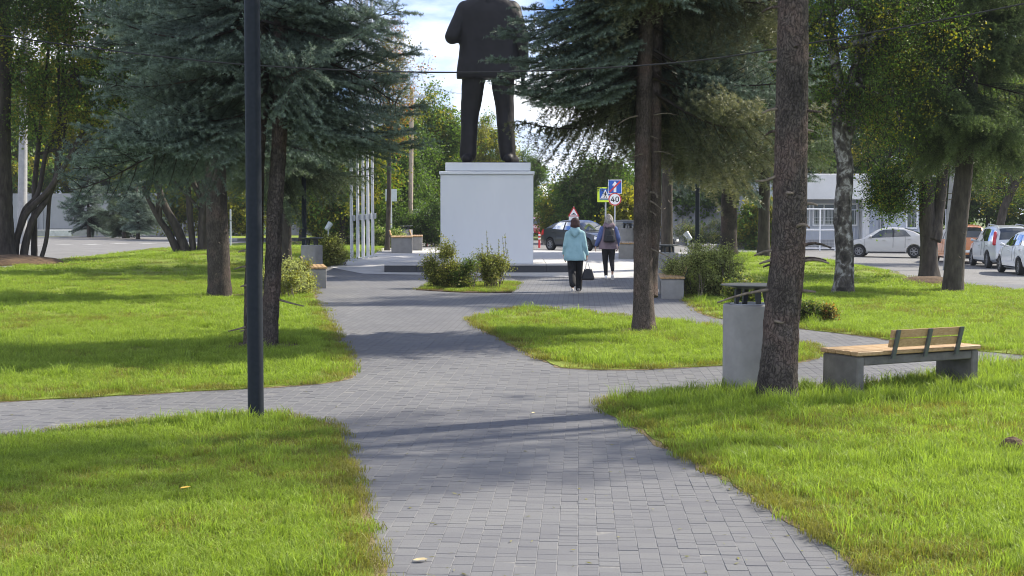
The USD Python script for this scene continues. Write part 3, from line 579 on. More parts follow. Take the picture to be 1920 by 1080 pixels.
def leafy_tree(name, label, base, stems, blobs, mats, seed, n, bark='barkdark', cat='tree', group=None, size=.06, leaves=110, scale=1.0, nl=10, hang=False, flare=.4, hollow=.35, lim=True, extra=None):
    """stems: lists of (dx, dy, z, r) from the base"""
    t = thing(name, label, cat, base, 0, group); r = np.random.default_rng(seed + 1)
    for k, s in enumerate(stems):
        s = np.array(s, float); s0 = s.copy(); 
        if s0[0, 2] <= 0: s0[0, 2] = -.25
        obj('trunk', trunk_mesh(s0[:, :3], s0[:, 3], seed + k, 18, .07, flare, .14), M[bark], t, smooth=True)
    if nl: obj('limbs', join(limbs([[tuple(q[:3]) for q in s] for s in stems], blobs, r, nl, max(q[3] for s in stems for q in s) * .8)), M[bark], t, smooth=True)
    leaf_crown(t, blobs, mats, seed + 2, n, size, leaves, scale, hang, hollow=hollow)
    return t
def stub(o, d, l, r, seed, bend=.15):
    g = np.random.default_rng(seed); d = np.array(d, float); d /= np.linalg.norm(d); t = np.linspace(0, 1, 5)
    p = np.array(o) + t[:, None] * l * d + np.outer(np.sin(t * 3) * bend * l, g.normal(size=3) * .4) ; p[:, 2] -= .12 * l * t ** 2
    return tube(p, np.linspace(r, r * .45, 5), 7, True)
def dead_twigs(seed, axis, rad, z0, z1, n, l=(.1, .35)):
    g = np.random.default_rng(seed); ms = []
    for k in range(n):
        z = g.uniform(z0, z1); a = g.uniform(0, 2 * PI); c = axis(z); d = np.array([math.cos(a), math.sin(a), g.uniform(-.35, .15)])
        ms.append(stub((c[0] + math.cos(a) * rad * .8, c[1] + math.sin(a) * rad * .8, z), d, g.uniform(*l), .014 * g.uniform(.6, 1.3), seed + k))
    return ms
def spruce(name, label, base, lean, Hh, r0, h0, R, kind, seed, lod=1, bark='bark', stubs=0, group=None, flare=.3, **kw):
    """lean: list of (dx, dy, z) the stem runs through above its base"""
    t = thing(name, label, 'tree', base, 0, group); pts = np.array([(0, 0, -.25)] + [p for p in lean] + [(lean[-1][0] if lean else 0, lean[-1][1] if lean else 0, Hh)], float)
    rad = r0 * (1 - np.clip(pts[:, 2], 0, Hh) / Hh) ** .8 + .012
    axis = lambda z: np.array([np.interp(z, pts[:, 2], pts[:, 0]), np.interp(z, pts[:, 2], pts[:, 1])])
    tr = obj('trunk', trunk_mesh(pts, rad, seed, 72 if lod == 0 else 22, .06, flare, .035 if lod == 0 else .12), M[bark], t, smooth=True)
    if stubs: obj('dead_twigs', join(dead_twigs(seed, axis, r0 * .85, .4, h0 + .6, stubs)), M['deadwood'], t, kind='stuff')
    spruce_crown(t, h0, Hh, R, kind, seed, lod, axis, **kw)
    return t, axis
def L3D(base, px, py):
    """offset from base of the place at the base's distance that shows at (px, py)"""
    y = base[1]; return (Q(px, y) - base[0], 0.0, Z(py, y) - base[2])

def pts3(base, px):
    """(column, row) places at the base's distance -> offsets"""
    return [L3D(base, *p) for p in px]
# near spruce with dead branch stubs
b = P(1457, 752)
tn, ax1 = spruce('spruce_tree', 'thick bare spruce trunk with broken branch stubs beside the near litter bin', b, pts3(b, [(1466, 620), (1477, 480), (1481, 300), (1482, 100), (1482, -60)]), 15, .150, 6.3, 2.1, 'green', 1, 0, flare=.36, thin=.5)
stubs_px = [(1452, 494, -1, .05, .10), (1452, 541, -1, .10, .48), (1452, 486, -1, .02, .13), (1508, 486, 1, -.12, .18), (1509, 490, 1, -.25, .2), (1509, 545, 1, 0, .09), (1509, 462, 1, .2, .24), (1509, 384, 1, -.05, .10), (1452, 328, -1, -.2, .18), (1455, 247, -1, .0, .1), (1507, 245, 1, .1, .07), (1453, 205, -1, .05, .12), (1507, 208, 1, -.15, .13), (1455, 110, -1, .1, .09), (1506, 108, 1, .1, .06), (1455, 14, -1, .25, .14), (1450, 600, .4, -.8, .08), (1470, 362, .3, -.9, .06), (1480, 90, .2, -.9, .05), (1486, 425, .6, -.8, .12), (1449, 470, -1, .3, .16)]
for k, (px, py, dx, dy, l) in enumerate(stubs_px):
    o = L3D(b, px, py); c = ax1(o[2])
    if abs(dx) == 1: o = (o[0] - dx * .03, -.02, o[2])
    else: o = (o[0], -.13, o[2])
    obj('branch_stub', stub(o, (dx, dy if abs(dx) == 1 else dy, .05 if dx > 0 else -.12), l * 1.05 + .03, .017, 50 + k), M['deadwood'] if k % 3 else M['bark'], tn, smooth=True)
# two-stemmed spruce in the middle bed
b = P(1207, 624)
t2 = thing('spruce_tree', 'two-stemmed reddish spruce growing in the central grass island', 'tree', b)
q1 = np.array([(0, 0, -.25)] + pts3(b, [(1207, 560), (1204, 400), (1206, 200), (1210, 0)]) + [(.1, 0, 14)]); q2 = np.array([(.10, .12, .5)] + [(x, .18, z) for x, _, z in pts3(b, [(1222, 500), (1228, 400), (1228, 200), (1232, 0)])] + [(.35, .15, 13.5)])
def rads(q, r0, Hh): return r0 * (1 - np.clip(q[:, 2], 0, Hh) / Hh) ** .7 + .015
obj('trunk', trunk_mesh(q1, rads(q1, .112, 14) + .035 * np.exp(-np.clip(q1[:, 2], 0, 9) * 1.3), 21, 26, .06, .32), M['barkred'], t2, smooth=True)
obj('trunk', trunk_mesh(q2, rads(q2, .098, 14), 23, 22, .06, 0), M['barkred'], t2, smooth=True)
obj('dead_twigs', join(dead_twigs(5, lambda z: np.array([.05, .0]), .10, 1.0, 3.2, 16, (.12, .5))), M['deadwood'], t2, kind='stuff')
spruce_crown(t2, 3.35, 14, 2.2, 'olive', 31, 1, lambda z: np.array([.15, .1]), per=6, low_droop=-.16, thin=.7, bare=(5.0, -PI / 2, .25))
ex_ = [(PI + a, h, l * .86, p) for a, h, l, p in [(-.1, 3.55, 2.1, -.12), (.25, 3.7, 2.4, -.2), (-.35, 3.85, 2.3, -.22), (.1, 4.0, 2.6, -.25), (-.2, 4.2, 2.5, -.28), (.4, 4.3, 2.4, -.3), (.0, 4.5, 2.7, -.32), (-.45, 4.6, 2.3, -.3), (.2, 4.8, 2.6, -.34), (-.1, 5.0, 2.6, -.36), (.5, 5.1, 2.4, -.36), (-.3, 5.2, 2.5, -.38)]]
leaf_low = spruce_crown(t2, 3.55, 9.5, 2.2, 'blue', 37, 0, lambda z: np.array([.1, .0]), per=6, low_droop=-.22, whorl=.33, bare=(4.6, -PI / 2, .1), extra=ex_)
# blue spruces by the dark lamp post
b = P(503, 650)
t3 = thing('blue_spruce_tree', 'large blue spruce with two stems behind the near dark lamp post', 'tree', b)
qa = np.array([(*L3D(b, 472, 655)[:2], -.25)] + [(x, .1, z) for x, _, z in pts3(b, [(470, 590), (474, 480), (480, 300), (490, 150)])] + [(0, 0, 13)]); qb = np.array([(0, 0, -.25)] + pts3(b, [(505, 600), (512, 500), (516, 400), (526, 250), (530, 100)]) + [(.2, 0, 14)])
obj('trunk', trunk_mesh(qa, rads(qa, .098, 13), 41, 24, .08, .15), M['bark'], t3, smooth=True)
obj('trunk', trunk_mesh(qb, rads(qb, .092, 14), 43, 24, .07, .2), M['bark'], t3, smooth=True)
for k, (px, py, dx, l) in enumerate([(458, 612, -1, .22), (456, 618, -1, .06), (456, 500, -1, .12), (457, 535, -1, .05), (514, 606, 1, .06), (518, 560, 1, .35), (455, 470, -1, .06)]):
    o = L3D(b, px, py); obj('branch_stub', stub((o[0] - dx * .03, .02, o[2]), (dx, -.1, -.12), l + .03, .016, 80 + k), M['deadwood'], t3, smooth=True)
spruce_crown(t3, 2.9, 13.5, 2.15, 'blue', 45, 0, lambda z: np.array([-.05, .05]), per=6, low_droop=-.25, whorl=.24, bare=(3.3, -PI / 2, .75), extra=[(a, h, l, p) for a, h, l, p in [(.1, 2.9, 1.9, -.2), (-.3, 3.1, 2.0, -.26), (.35, 3.2, 2.0, -.25), (-.1, 3.4, 2.0, -.28), (.2, 3.6, 2.1, -.3), (-.4, 3.8, 2.0, -.3), (.45, 4.0, 2.0, -.3), (.0, 4.2, 2.0, -.3), (PI + .2, 3.0, 2.2, -.15), (PI - .3, 3.3, 2.3, -.2), (PI, 3.7, 2.2, -.2), (PI + .35, 4.0, 2.2, -.22)]])
b = P(413, 557)
spruce('blue_spruce_tree', 'blue spruce with a thick pale trunk alone on the left lawn', b, pts3(b, [(409, 470), (407, 380), (406, 200)]), 14, .215, 2.9, 2.6, 'blue', 51, 1, 'bark', 10, flare=.16, low_droop=-.26, per=6, bare=(3.9, -PI / 2, .2))
b = P(538, 505)
spruce('spruce_tree', 'slim dark spruce behind the blue spruce pair, left of the hedge', b, [], 13, .13, 3.0, 2.3, 'green', 53, 1, 'barkdark', 8)
# left edge
b = P(2, 488)
leafy_tree('old_tree', 'thick dark trunk of an old tree at the left edge of the lawn', b, [[(0, 0, 0, .46), (-.05, 0, 3, .40), (.1, 0, 7, .33), (0, 0, 11, .2)]], [(-.5, 0, 7.5, 3.2, 3, 2.2), (1.5, .5, 9.5, 3.5, 3.5, 2.5)], ['leafdark', 'leaf'], 61, 420, flare=.25)
mound = lambda name, lab, b, r, h: obj(name, trimesh.Trimesh(*(lambda s: (np.array(s.vertices) * [r, r, h] + b + [0, 0, -.03] + np.c_[np.zeros((len(s.vertices), 2)), (meshkit.noise(np.array(s.vertices) * 4) - .5) * .2 * h], s.faces))(trimesh.creation.icosphere(4)), process=False), M['soil'], smooth=True, label=lab, cat='mound')
mound('soil_mound', 'low mound of brown soil under the multi-stemmed tree at left', P(15, 494), 1.6, .28)
b = P(48, 487)
st = [[(30, 478, .15), (53, 407, .13), (98, 358, .115), (137, 298, .10), (169, 235, .08), (190, 180, .05)], [(46, 487, .17), (63, 418, .14), (95, 369, .12), (109, 337, .10), (128, 238, .07), (140, 150, .05)],
      [(28, 470, .13), (46, 397, .11), (72, 365, .10), (91, 281, .08), (116, 224, .06), (130, 120, .04)], [(67, 493, .09), (86, 439, .085), (91, 379, .075), (105, 316, .06), (118, 230, .04)], [(58, 482, .13), (61, 351, .11), (70, 274, .09), (84, 161, .07), (95, 60, .05)]]
stems = [[(*L3D(b, px, py)[:1], .15 * (k - 2), (L3D(b, px, py)[2] if j else 0), r_ * .78) for j, (px, py, r_) in enumerate(s)] for k, s in enumerate(st)]
bl = [(*L3D(b, px, py), rx, ry, rz) for px, py, rx, ry, rz in [(60, 210, 1.9, 2, 1.4), (150, 170, 2.2, 2, 1.5), (240, 230, 1.7, 1.8, 1.1), (100, 70, 2.6, 2.5, 1.8), (230, 90, 2.4, 2.4, 1.6), (30, 20, 2.6, 2.4, 2.0), (180, -40, 3.2, 3, 2.2), (230, 300, 1.0, 1.2, .6)]]
leafy_tree('multi_stemmed_tree', 'leafy tree with five thin leaning stems fanning out at left', b, stems, bl, ['leaf', 'leafyellow'], 71, 620, size=.075, scale=1.1, flare=.1, nl=16)
b = P(360, 473)
st = [[(338, 472, .20), (317, 438, .17), (297, 407, .14), (270, 350, .1)], [(350, 472, .25), (331, 428, .22), (309, 387, .18), (290, 320, .12)], [(362, 473, .17), (354, 401, .15), (350, 300, .12)], [(374, 472, .24), (377, 405, .2), (385, 280, .14)], [(383, 472, .14), (390, 417, .12), (410, 320, .1)]]
stems = [[(L3D(b, px, py)[0], .1 * k, (L3D(b, px, py)[2] if j else 0), r_ * .66) for j, (px, py, r_) in enumerate(s)] for k, s in enumerate(st)]
leafy_tree('multi_stemmed_tree', 'dark tree with a cluster of spreading stems behind the pale spruce trunk', b, stems, [(-1.8, 0, 5.2, 2.6, 2.4, 1.6), (1.2, 0, 6, 2.8, 2.4, 2), (0, 0, 8.5, 3.2, 3, 2.2)], ['leafdark', 'leaf'], 81, 480, size=.09, scale=1.2, flare=.1)
# small spruces along the far kerb at left
small = [(167, 428, 5.4, 1.7, 'small bushy spruce standing before the pale wall, leftmost of the small ones'), (233, 430, 4.4, 1.5, 'small dark spruce between two others before the pale wall'), (259, 441, 3.8, 1.5, 'small spruce on the grass strip beside the far kerb')]
for k, (px, py, hh, R, lab) in enumerate(small):
    b = P(px, py); b[1] = min(b[1], 92); b = np.array([Q(px, 84 - 3 * k), 84 - 3 * k, 0]); b[2] = H(b[0], b[1])
    spruce('small_spruce_tree', lab, b, [], hh, .10, .9, R, 'blue' if k != 1 else 'green', 90 + k, 2, 'barkdark', per=7, whorl=.26)
# behind the square, left to right
def back_tree(px, y, top, w, mats, seed, label, n=420, name='leafy_tree', trunk_r=.16, low=1.6, size=.10, scale=1.35, group=None, bark='barkdark', hollow=.3):
    x = Q(px, y); b = np.array([x, y, float(H(x, y))]); hh = Z(top, y) - b[2]; k = (hh - low)
    bl = [(0, 0, low + k * .30, w, w, k * .30), (w * .25, 0, low + k * .62, w * .85, w * .85, k * .28), (-w * .3, .3, low + k * .55, w * .7, w * .7, k * .25), (0, 0, low + k * .84, w * .5, w * .5, k * .2)]
    return leafy_tree(name, label, b, [[(0, 0, 0, trunk_r), (.1, 0, hh * .4, trunk_r * .75), (0, 0, hh * .85, trunk_r * .3)]], bl, mats, seed, n, bark, size=size, scale=scale, nl=8, hollow=hollow)
back_tree(810, 84, 172, 2.1, ['leaf', 'leaf', 'leafyellow'], 110, 'tall light green tree behind the pedestal to its left', 420)
back_tree(745, 80, 210, 2.2, ['leaf', 'leafdark'], 112, 'green tree behind the flagpoles near the wooden pole', 380)
back_tree(905, 104, 222, 2.6, ['leafyellow', 'leafyellow', 'leaf'], 114, 'yellowing birch seen between the legs of the statue', 420, bark='birch')
back_tree(985, 120, 282, 1.6, ['leafdark', 'leaf'], 116, 'small distant green tree just right of the statue', 220)
back_tree(870, 110, 262, 2.0, ['leafyellow', 'leaf'], 118, 'yellow green tree behind the left leg of the statue', 300)
back_tree(705, 74, 250, 2.6, ['leafdark', 'leaf'], 120, 'dark leafy tree standing behind the row of flagpoles', 420, low=.6)
back_tree(640, 70, 240, 2.8, ['leaf', 'leafyellow'], 122, 'bright green tree between the lamp post and the flagpoles', 430, low=.8)
back_tree(565, 78, 180, 3.2, ['leaf', 'leafyellow', 'leafdark'], 124, 'broad green tree behind the second lamp post', 480, low=1.0)
back_tree(480, 92, 150, 4.0, ['leaf', 'leafdark', 'leafyellow'], 126, 'tall leafy tree far behind the near lamp post', 480)
back_tree(1045, 95, 352, 1.4, ['leafyellow', 'leaf'], 128, 'low yellow green tree under the pale roof', 200, low=.4)
back_tree(1125, 82, 300, 2.6, ['leafdark', 'leaf'], 130, 'dark green round tree behind the road signs', 420, low=.8)
back_tree(1085, 100, 345, 1.9, ['leaf', 'leafdark'], 132, 'hazy grey green tree left of the road signs', 280, low=.5)
back_tree(1178, 74, 365, 1.0, ['leafyellow'], 134, 'small bright yellow green tree right of the speed limit sign', 200, low=.3)
back_tree(725, 48, 30, 1.2, ['leaforange', 'leafyellow'], 136, 'rowan with sparse orange leaves right of the big blue spruce', 150, low=3.2, trunk_r=.09, size=.06, scale=.9)
# right side
b = P(1366, 478)
spruce('spruce_tree', 'spruce with a straight dark trunk on the edge of the right lawn', b, [], 15, .30, 3.6, 3.3, 'blue', 141, 1, 'bark', 6, low_droop=-.35, flare=.2)
b = P(1250, 505)
spruce('spruce_tree', 'dark spruce trunk just behind the two-stemmed spruce', b, [], 14, .17, 4.3, 1.7, 'green', 143, 1, 'barkdark', 10)
b = np.array([Q(1432, 47), 47, 0]); b[2] = H(b[0], b[1])
spruce('spruce_tree', 'spruce with hanging boughs hidden behind the near bare trunk', b, [], 16, .2, 4.4, 3.2, 'green', 145, 1, 'barkdark', 6)
b = P(1580, 551)
st = [[(1581, 551, .225), (1583, 480, .205), (1577, 400, .195), (1580, 320, .185), (1566, 235, .16), (1562, 170, .13), (1550, 60, .09), (1545, -60, .06)], [(1574, 290, .13), (1596, 220, .11), (1612, 120, .09), (1620, 0, .07), (1625, -90, .05)]]
stems = [[(L3D(b, px, py)[0], .05 * j * (k * 2 - 1), (L3D(b, px, py)[2] if (j or k) else 0), r_) for j, (px, py, r_) in enumerate(s)] for k, s in enumerate(st)]
bl = [(*L3D(b, px, py), rx, ry, rz) for px, py, rx, ry, rz in [(1530, 180, 1.3, 1.3, .9), (1640, 160, 1.5, 1.4, 1.0), (1570, 60, 2.0, 2, 1.2), (1690, 70, 1.6, 1.6, 1.1), (1600, -80, 2.6, 2.4, 1.8), (1650, 250, .9, 1, .6), (1490, 90, 1.0, 1.2, .9)]]
leafy_tree('birch_tree', 'birch with a black and white peeling trunk on the right lawn', b, stems, bl, ['leaf', 'leafdark', 'leaf', 'leafyellow'], 151, 560, 'birch', size=.05, hang=True, flare=.3, nl=18, scale=1.0)
b = P(1742, 526)
st = [[(1742, 526, .27), (1742, 470, .24), (1738, 420, .22), (1735, 360, .2), (1728, 300, .18), (1715, 220, .13), (1700, 120, .08)], [(1744, 450, .19), (1762, 380, .16), (1770, 310, .14), (1780, 220, .1), (1785, 100, .07)]]
stems = [[(L3D(b, px, py)[0], .08 * j * k, (L3D(b, px, py)[2] if (j or k) else 0), r_) for j, (px, py, r_) in enumerate(s)] for k, s in enumerate(st)]
bl = [(*L3D(b, *q[:2]), *q[2:]) for q in [(1690, 345, .95, .9, .6, 2.6), (1668, 385, .55, .6, .3, 1.2), (1720, 260, 1.2, 1.2, .8), (1790, 260, 1.2, 1.2, .8), (1690, 190, 1.3, 1.3, .8), (1770, 130, 1.9, 1.8, 1.0), (1690, 60, 1.9, 1.8, 1.2), (1790, -20, 2.4, 2.2, 1.5)]]
leafy_tree('forked_tree', 'dark forked tree with green and yellow leaves on a soil mound by the road', b, stems, bl, ['leafdark', 'leaf', 'leaf', 'leafyellow'], 161, 680, size=.06, flare=.5, nl=16)
mound('soil_mound', 'brown soil mound round the foot of the forked tree by the road', P(1742, 530), .95, .2)
b = P(1786, 548)
spruce('spruce_tree', 'spruce with a bare dark trunk at the right end of the lawn near the road', b, pts3(b, [(1792, 460), (1804, 330), (1812, 200), (1815, 60)]), 14, .23, 4.2, 2.4, 'olive', 171, 1, 'barkdark', 12, flare=.12, low_droop=-.15, thin=.6, mat='pine')
b = np.array([Q(1905, 60), 60, 0]); b[2] = H(b[0], b[1])
leafy_tree('leafy_tree', 'leaning dark tree with hanging leaves above the parked cars', b, [[(-.9, 0, 0, .2), (-.6, 0, 2.2, .17), (.1, 0, 4, .15), (.4, 0, 8, .08)]], [(-1.2, 0, 3.3, 1.2, 1.2, .9), (.6, -.3, 3.2, 1.0, 1.2, .8), (0, 0, 5.5, 2.2, 2.2, 1.6), (-1.5, 0, 7.5, 2.6, 2.4, 1.6)], ['leaf', 'leafdark', 'leafyellow'], 175, 420, size=.07)
for k, (px, y, top, w, mats, lab) in enumerate([(1290, 98, 200, 4.2, ['leafdark', 'leaf'], 'dark tree behind the concrete wall left of the straight spruce'), (1400, 102, 120, 5, ['leafdark', 'leaf', 'leafyellow'], 'tall tree behind the wall right of the straight spruce'),
        (1500, 108, 90, 5.5, ['leaf', 'leafyellow'], 'tall tree rising behind the pale building'), (1620, 112, 60, 6, ['leaf', 'leafdark'], 'tall dark tree behind the right end of the pale building'), (1740, 100, 50, 6, ['leafdark', 'leaf', 'leafyellow'], 'tall tree beyond the road behind the forked tree'),
        (1850, 96, 40, 6, ['leaf', 'leafdark'], 'tall dark tree beyond the parked cars'), (1960, 92, 20, 6, ['leaf', 'leafyellow'], 'tall tree beyond the road at the right edge'), (1425, 80, 370, 1.3, ['leafyellow', 'leaf'], 'bright yellow green bush between the straight spruce and the near trunk')]):
    back_tree(px, y, top, w, mats, 180 + 3 * k, lab, 430 if w > 2 else 200, low=.9 if w > 2 else .3, size=.14, scale=1.7 if w > 2 else 1.1)
for k, (px, y, top, w, mats, lab) in enumerate([(-30, 112, 60, 6, ['leaf', 'leafyellow'], 'leafy tree behind the wall at the left edge'), (90, 122, 100, 6, ['leafyellow', 'leaf'], 'yellow green tree behind the wall and the concrete pole'), (215, 126, 215, 4.2, ['leaf', 'leafdark'], 'tree behind the wall between the leaning stems'),
        (320, 120, 130, 6, ['leaf', 'leafyellow'], 'leafy tree behind the wall left of the pale spruce trunk'), (425, 118, 120, 6, ['leaf', 'leafdark'], 'dark leafy tree behind the wall right of the pale spruce trunk')]):
    back_tree(px, y, top, w, mats, 210 + 3 * k, lab, 420, low=2.2, size=.16, scale=1.9)

# a loose birch beyond the right edge of the picture, whose shade dapples the near walk and lawn
b = V0 = np.array([9.9, 15.6, 0.0])
leafy_tree('birch_tree', 'loose leaved birch standing beyond the near bench, outside the right edge', b, [[(0, 0, 0, .16), (.1, 0, 3, .14), (0, .1, 8, .09), (.1, 0, 12.5, .03)]], [(0, 0, 8.2, 2.0, 2.0, 1.5), (.8, .3, 10.5, 1.9, 1.9, 1.5), (-.9, -.2, 11.5, 1.6, 1.6, 1.3)], ['leaf', 'leafyellow'], 301, 130, 'birch', size=.06)

# ------------------------------------------------------------------ walls, buildings, kerbs
def wall_of_panels(name, label, x0, x1, y, top, w, mat, post=.2, dy=0.0):
    n = max(1, int(round((x1 - x0) / w))); w = (x1 - x0) / n
    t = thing(name, label, 'wall', (x0, y, float(H((x0 + x1) / 2, y)))); hz = top - float(H((x0 + x1) / 2, y))
    for k in range(n):
        obj('wall_panel', join([cbox(k * w + .02, (k + 1) * w - .02, 0, .14, -.4, hz, .02), cbox(k * w + .25, (k + 1) * w - .25, -.03, .0, .35, hz - .3, .012)]), mat, t)
    for k in range(n + 1): obj('post', cbox(k * w - post / 2, k * w + post / 2, -.06, .2, -.4, hz + .06, .02), mat, t)
    return t
wall_of_panels('concrete_wall', 'long pale concrete panel wall beyond the road at left', Q(-160, 100), Q(640, 100), 100, Z(363, 100), 3.0, M['concrete_wall'])
wall_of_panels('concrete_wall', 'blue grey concrete wall behind the clipped hedge at right', Q(1190, 95), Q(1448, 95), 95, Z(385, 95), 3.2, M['concrete_wall'])
M['facade'] = rampmat('painted_facade', [(0.3, (0.40, 0.43, 0.50)), (0.7, (0.50, 0.53, 0.58))], .7, .85, .1, 15)
M['fascia'] = rampmat('pale_fascia', [(0.3, (0.55, 0.54, 0.52)), (0.7, (0.65, 0.64, 0.62))], .7, .8)
M['yellowwall'] = rampmat('yellow_plaster', [(0.3, (0.55, 0.48, 0.26)), (0.7, (0.62, 0.55, 0.32))], .7, .85)
M['metalroof'] = rampmat('pale_metal_roof', [(0.3, (0.58, 0.58, 0.57)), (0.7, (0.68, 0.68, 0.66))], .7, .6)
M['pane'] = usdkit.material(stage, '/World/Looks/window_pane', {"f": ("fresnel", {"IOR": 1.7}), "t": ("principled_bsdf", {"base_color": (0.025, 0.035, 0.04), "roughness": 0.1}), "g": ("glossy_bsdf", {"roughness": 0.03}), "m": ("mix_closure", {})}, [("f.fac", "m.fac"), ("t.BSDF", "m.closure1"), ("g.BSDF", "m.closure2")], surface="m.closure")
yb = 86.0; X0, X1 = Q(1430, yb), Q(1745, yb); gz = float(H(X0, yb)) - .05; zt = Z(332, yb) - gz
bd = thing('low_building', 'low pale blue building with a projecting canopy behind the birch', 'building', (X0, yb, gz)); xr = lambda px: Q(px, yb) - X0
obj('wall', [bx(0, X1 - X0, .3, 9, -.4, zt)], M['facade'], bd)
obj('canopy', [cbox(xr(1470), xr(1606), -2.2, .32, Z(374, yb - 2) - gz, zt + .12, .03)], M['fascia'], bd)
obj('roof', [cbox(-.2, X1 - X0 + .2, -.1, 9.2, zt + .002, zt + .2, .03)], M['metalroof'], bd)
obj('plinth', [cbox(0, X1 - X0, .2, .295, -.4, .55, .02)], M['concrete_wall'], bd)
for a_, b_ in ((1478, 1520), (1524, 1568), (1574, 1609)):
    w0, w1 = xr(a_), xr(b_); z0, z1 = Z(424, yb) - gz, Z(378, yb) - gz - .1
    wd = obj('window', [bx(w0, w1, .22, .298, z0, z0 + .1), bx(w0, w1, .22, .298, z1 - .1, z1), bx(w0, w0 + .1, .22, .298, z0 + .1, z1 - .1), bx(w1 - .1, w1, .22, .298, z0 + .1, z1 - .1), bx((w0 + w1) / 2 - .04, (w0 + w1) / 2 + .04, .23, .298, z0 + .1, z1 - .1)], M['white'], bd)
    obj('pane', [bx(w0 + .1, w1 - .1, .27, .292, z0 + .1, z1 - .1)], M['pane'], wd)
obj('pillar', [cbox(xr(1612), xr(1626), -.5, .29, -.4, zt - .02, .03)], M['fascia'], bd); obj('pillar', [cbox(xr(1655), xr(1663), -.25, .29, -.4, zt - .02, .03)], M['facade'], bd)
obj('drain_pipe', [cyl((xr(1652), .2, -.1), (xr(1652), .2, zt - .1), .07)], M['galv'], bd)
wx0, wx1 = xr(1700), xr(1722); wd = obj('window', [bx(wx0, wx1, .22, .298, 1.2, 1.3), bx(wx0, wx1, .22, .298, 2.6, 2.7), bx(wx0, wx0 + .08, .22, .298, 1.3, 2.6), bx(wx1 - .08, wx1, .22, .298, 1.3, 2.6)], M['white'], bd); obj('pane', [bx(wx0 + .08, wx1 - .08, .27, .292, 1.3, 2.6)], M['pane'], wd)
yg = 80.0; gx0, gx1 = Q(1508, yg), Q(1566, yg); gt = thing('white_gate', 'white painted tubular gate with mesh in front of the low building', 'gate', (gx0, yg, float(H(gx0, yg)) - .03)); gh = Z(391, yg) - float(H(gx0, yg)); gw = gx1 - gx0
for x_ in (0, gw / 2, gw): obj('upright', cyl((x_, 0, 0), (x_, 0, gh), .045, sides=8), M['white'], gt)
for z_ in (.15, gh * .5, gh): obj('rail', cyl((0, 0, z_), (gw, 0, z_), .035, sides=8), M['white'], gt)
obj('wire_mesh', [cyl((gw * k / 22, .02, .15), (gw * k / 22, .02, gh), .007, sides=4) for k in range(1, 22)] + [cyl((0, .025, .15 + k * .16), (gw, .025, .15 + k * .16), .006, sides=4) for k in range(1, 12)], M['galv'], gt, kind='stuff')
fn = thing('wire_fence', 'thin grey metal fence beside the white gate', 'fence', (gx1 + .1, yg + .5, float(H(gx0, yg)) - .03))
for k in range(5): obj('post', cyl((k * 1.6, 0, 0), (k * 1.6, 0, gh), .03, sides=6), M['galv'], fn)
for k in range(30): obj('bar', cyl((k * .22, 0, .1), (k * .22, 0, gh - .05), .008, sides=4), M['galv'], fn)
for z_ in (.1, gh - .05): obj('rail', cyl((0, 0, z_), (6.4, 0, z_), .018, sides=6), M['galv'], fn)
def house(name, label, px0, px1, y, eave, ridge, wallm, roofm, d=10, wins=None):
    x0, x1 = Q(px0, y), Q(px1, y); g = float(H((x0 + x1) / 2, y)) - .1; t = thing(name, label, 'building', (x0, y, g)); w = x1 - x0; ze, zr = Z(eave, y) - g, Z(ridge, y) - g
    obj('wall', bx(0, w, 0, d, -.5, ze), wallm, t)
    v = np.array([(-.4, -.5, ze), (w + .4, -.5, ze), (w + .4, d + .5, ze), (-.4, d + .5, ze), (-.4, d / 2, zr), (w + .4, d / 2, zr)]); obj('roof', trimesh.convex.convex_hull(v), roofm, t)
    for a, b, c, e in (wins or []):
        f = obj('window', [bx(a, b, -.05, -.003, c, c + .1), bx(a, b, -.05, -.003, e - .1, e), bx(a, a + .1, -.05, -.003, c + .1, e - .1), bx(b - .1, b, -.05, -.003, c + .1, e - .1)], M['white'], t); obj('pane', bx(a + .1, b - .1, -.03, -.006, c + .1, e - .1), M['pane'], f)
    return t
house('yellow_house', 'distant yellow house with a pale metal roof right of the pedestal', 960, 1075, 150, 372, 347, M['yellowwall'], M['metalroof'], wins=[(1 + 1.9 * k, 2.2 + 1.9 * k, 1.2, 2.4) for k in range(3)])
house('white_building', 'pale bluish building far behind the wall at left', 60, 370, 150, 275, 262, M['facade'], M['metalroof'], 14, wins=[(1.5 + 2.6 * k, 2.9 + 2.6 * k, 1.2 + 3 * j, 2.8 + 3 * j) for k in range(6) for j in range(2)])
def kerb(name, label, pts, w=.25, h=.16, alt=True, L=1.0):
    p = np.array(pts, float); s = np.concatenate([[0], np.cumsum(np.linalg.norm(np.diff(p, axis=0), axis=1))]); n = int(s[-1] / L)
    t = thing(name, label, 'kerb', (p[0, 0], p[0, 1], float(H(p[0, 0], p[0, 1]))))
    for k in range(n):
        a, b = (np.array([np.interp(q, s, p[:, 0]), np.interp(q, s, p[:, 1])]) for q in (k * L + .02, (k + 1) * L - .02)); c = (a + b) / 2; an = math.atan2(b[1] - a[1], b[0] - a[0])
        obj('kerb_stone', xf(cbox(-L / 2 + .02, L / 2 - .02, -w / 2, w / 2, -.2, h, .03), an, (c[0] - p[0, 0], c[1] - p[0, 1], float(H(c[0], c[1]) - H(p[0, 0], p[0, 1])))), M['white_kerb'] if (alt and k % 3 == 1) else M['kerbstone'], t)
    return t
M['kerbstone'] = rampmat('kerb_concrete', [(0.3, (0.24, 0.24, 0.24)), (0.7, (0.33, 0.33, 0.32))], 4, .9)
M['white_kerb'] = rampmat('worn_white_kerb_paint', [(0.3, (0.45, 0.45, 0.43)), (0.7, (0.66, 0.66, 0.64))], 4, .9)
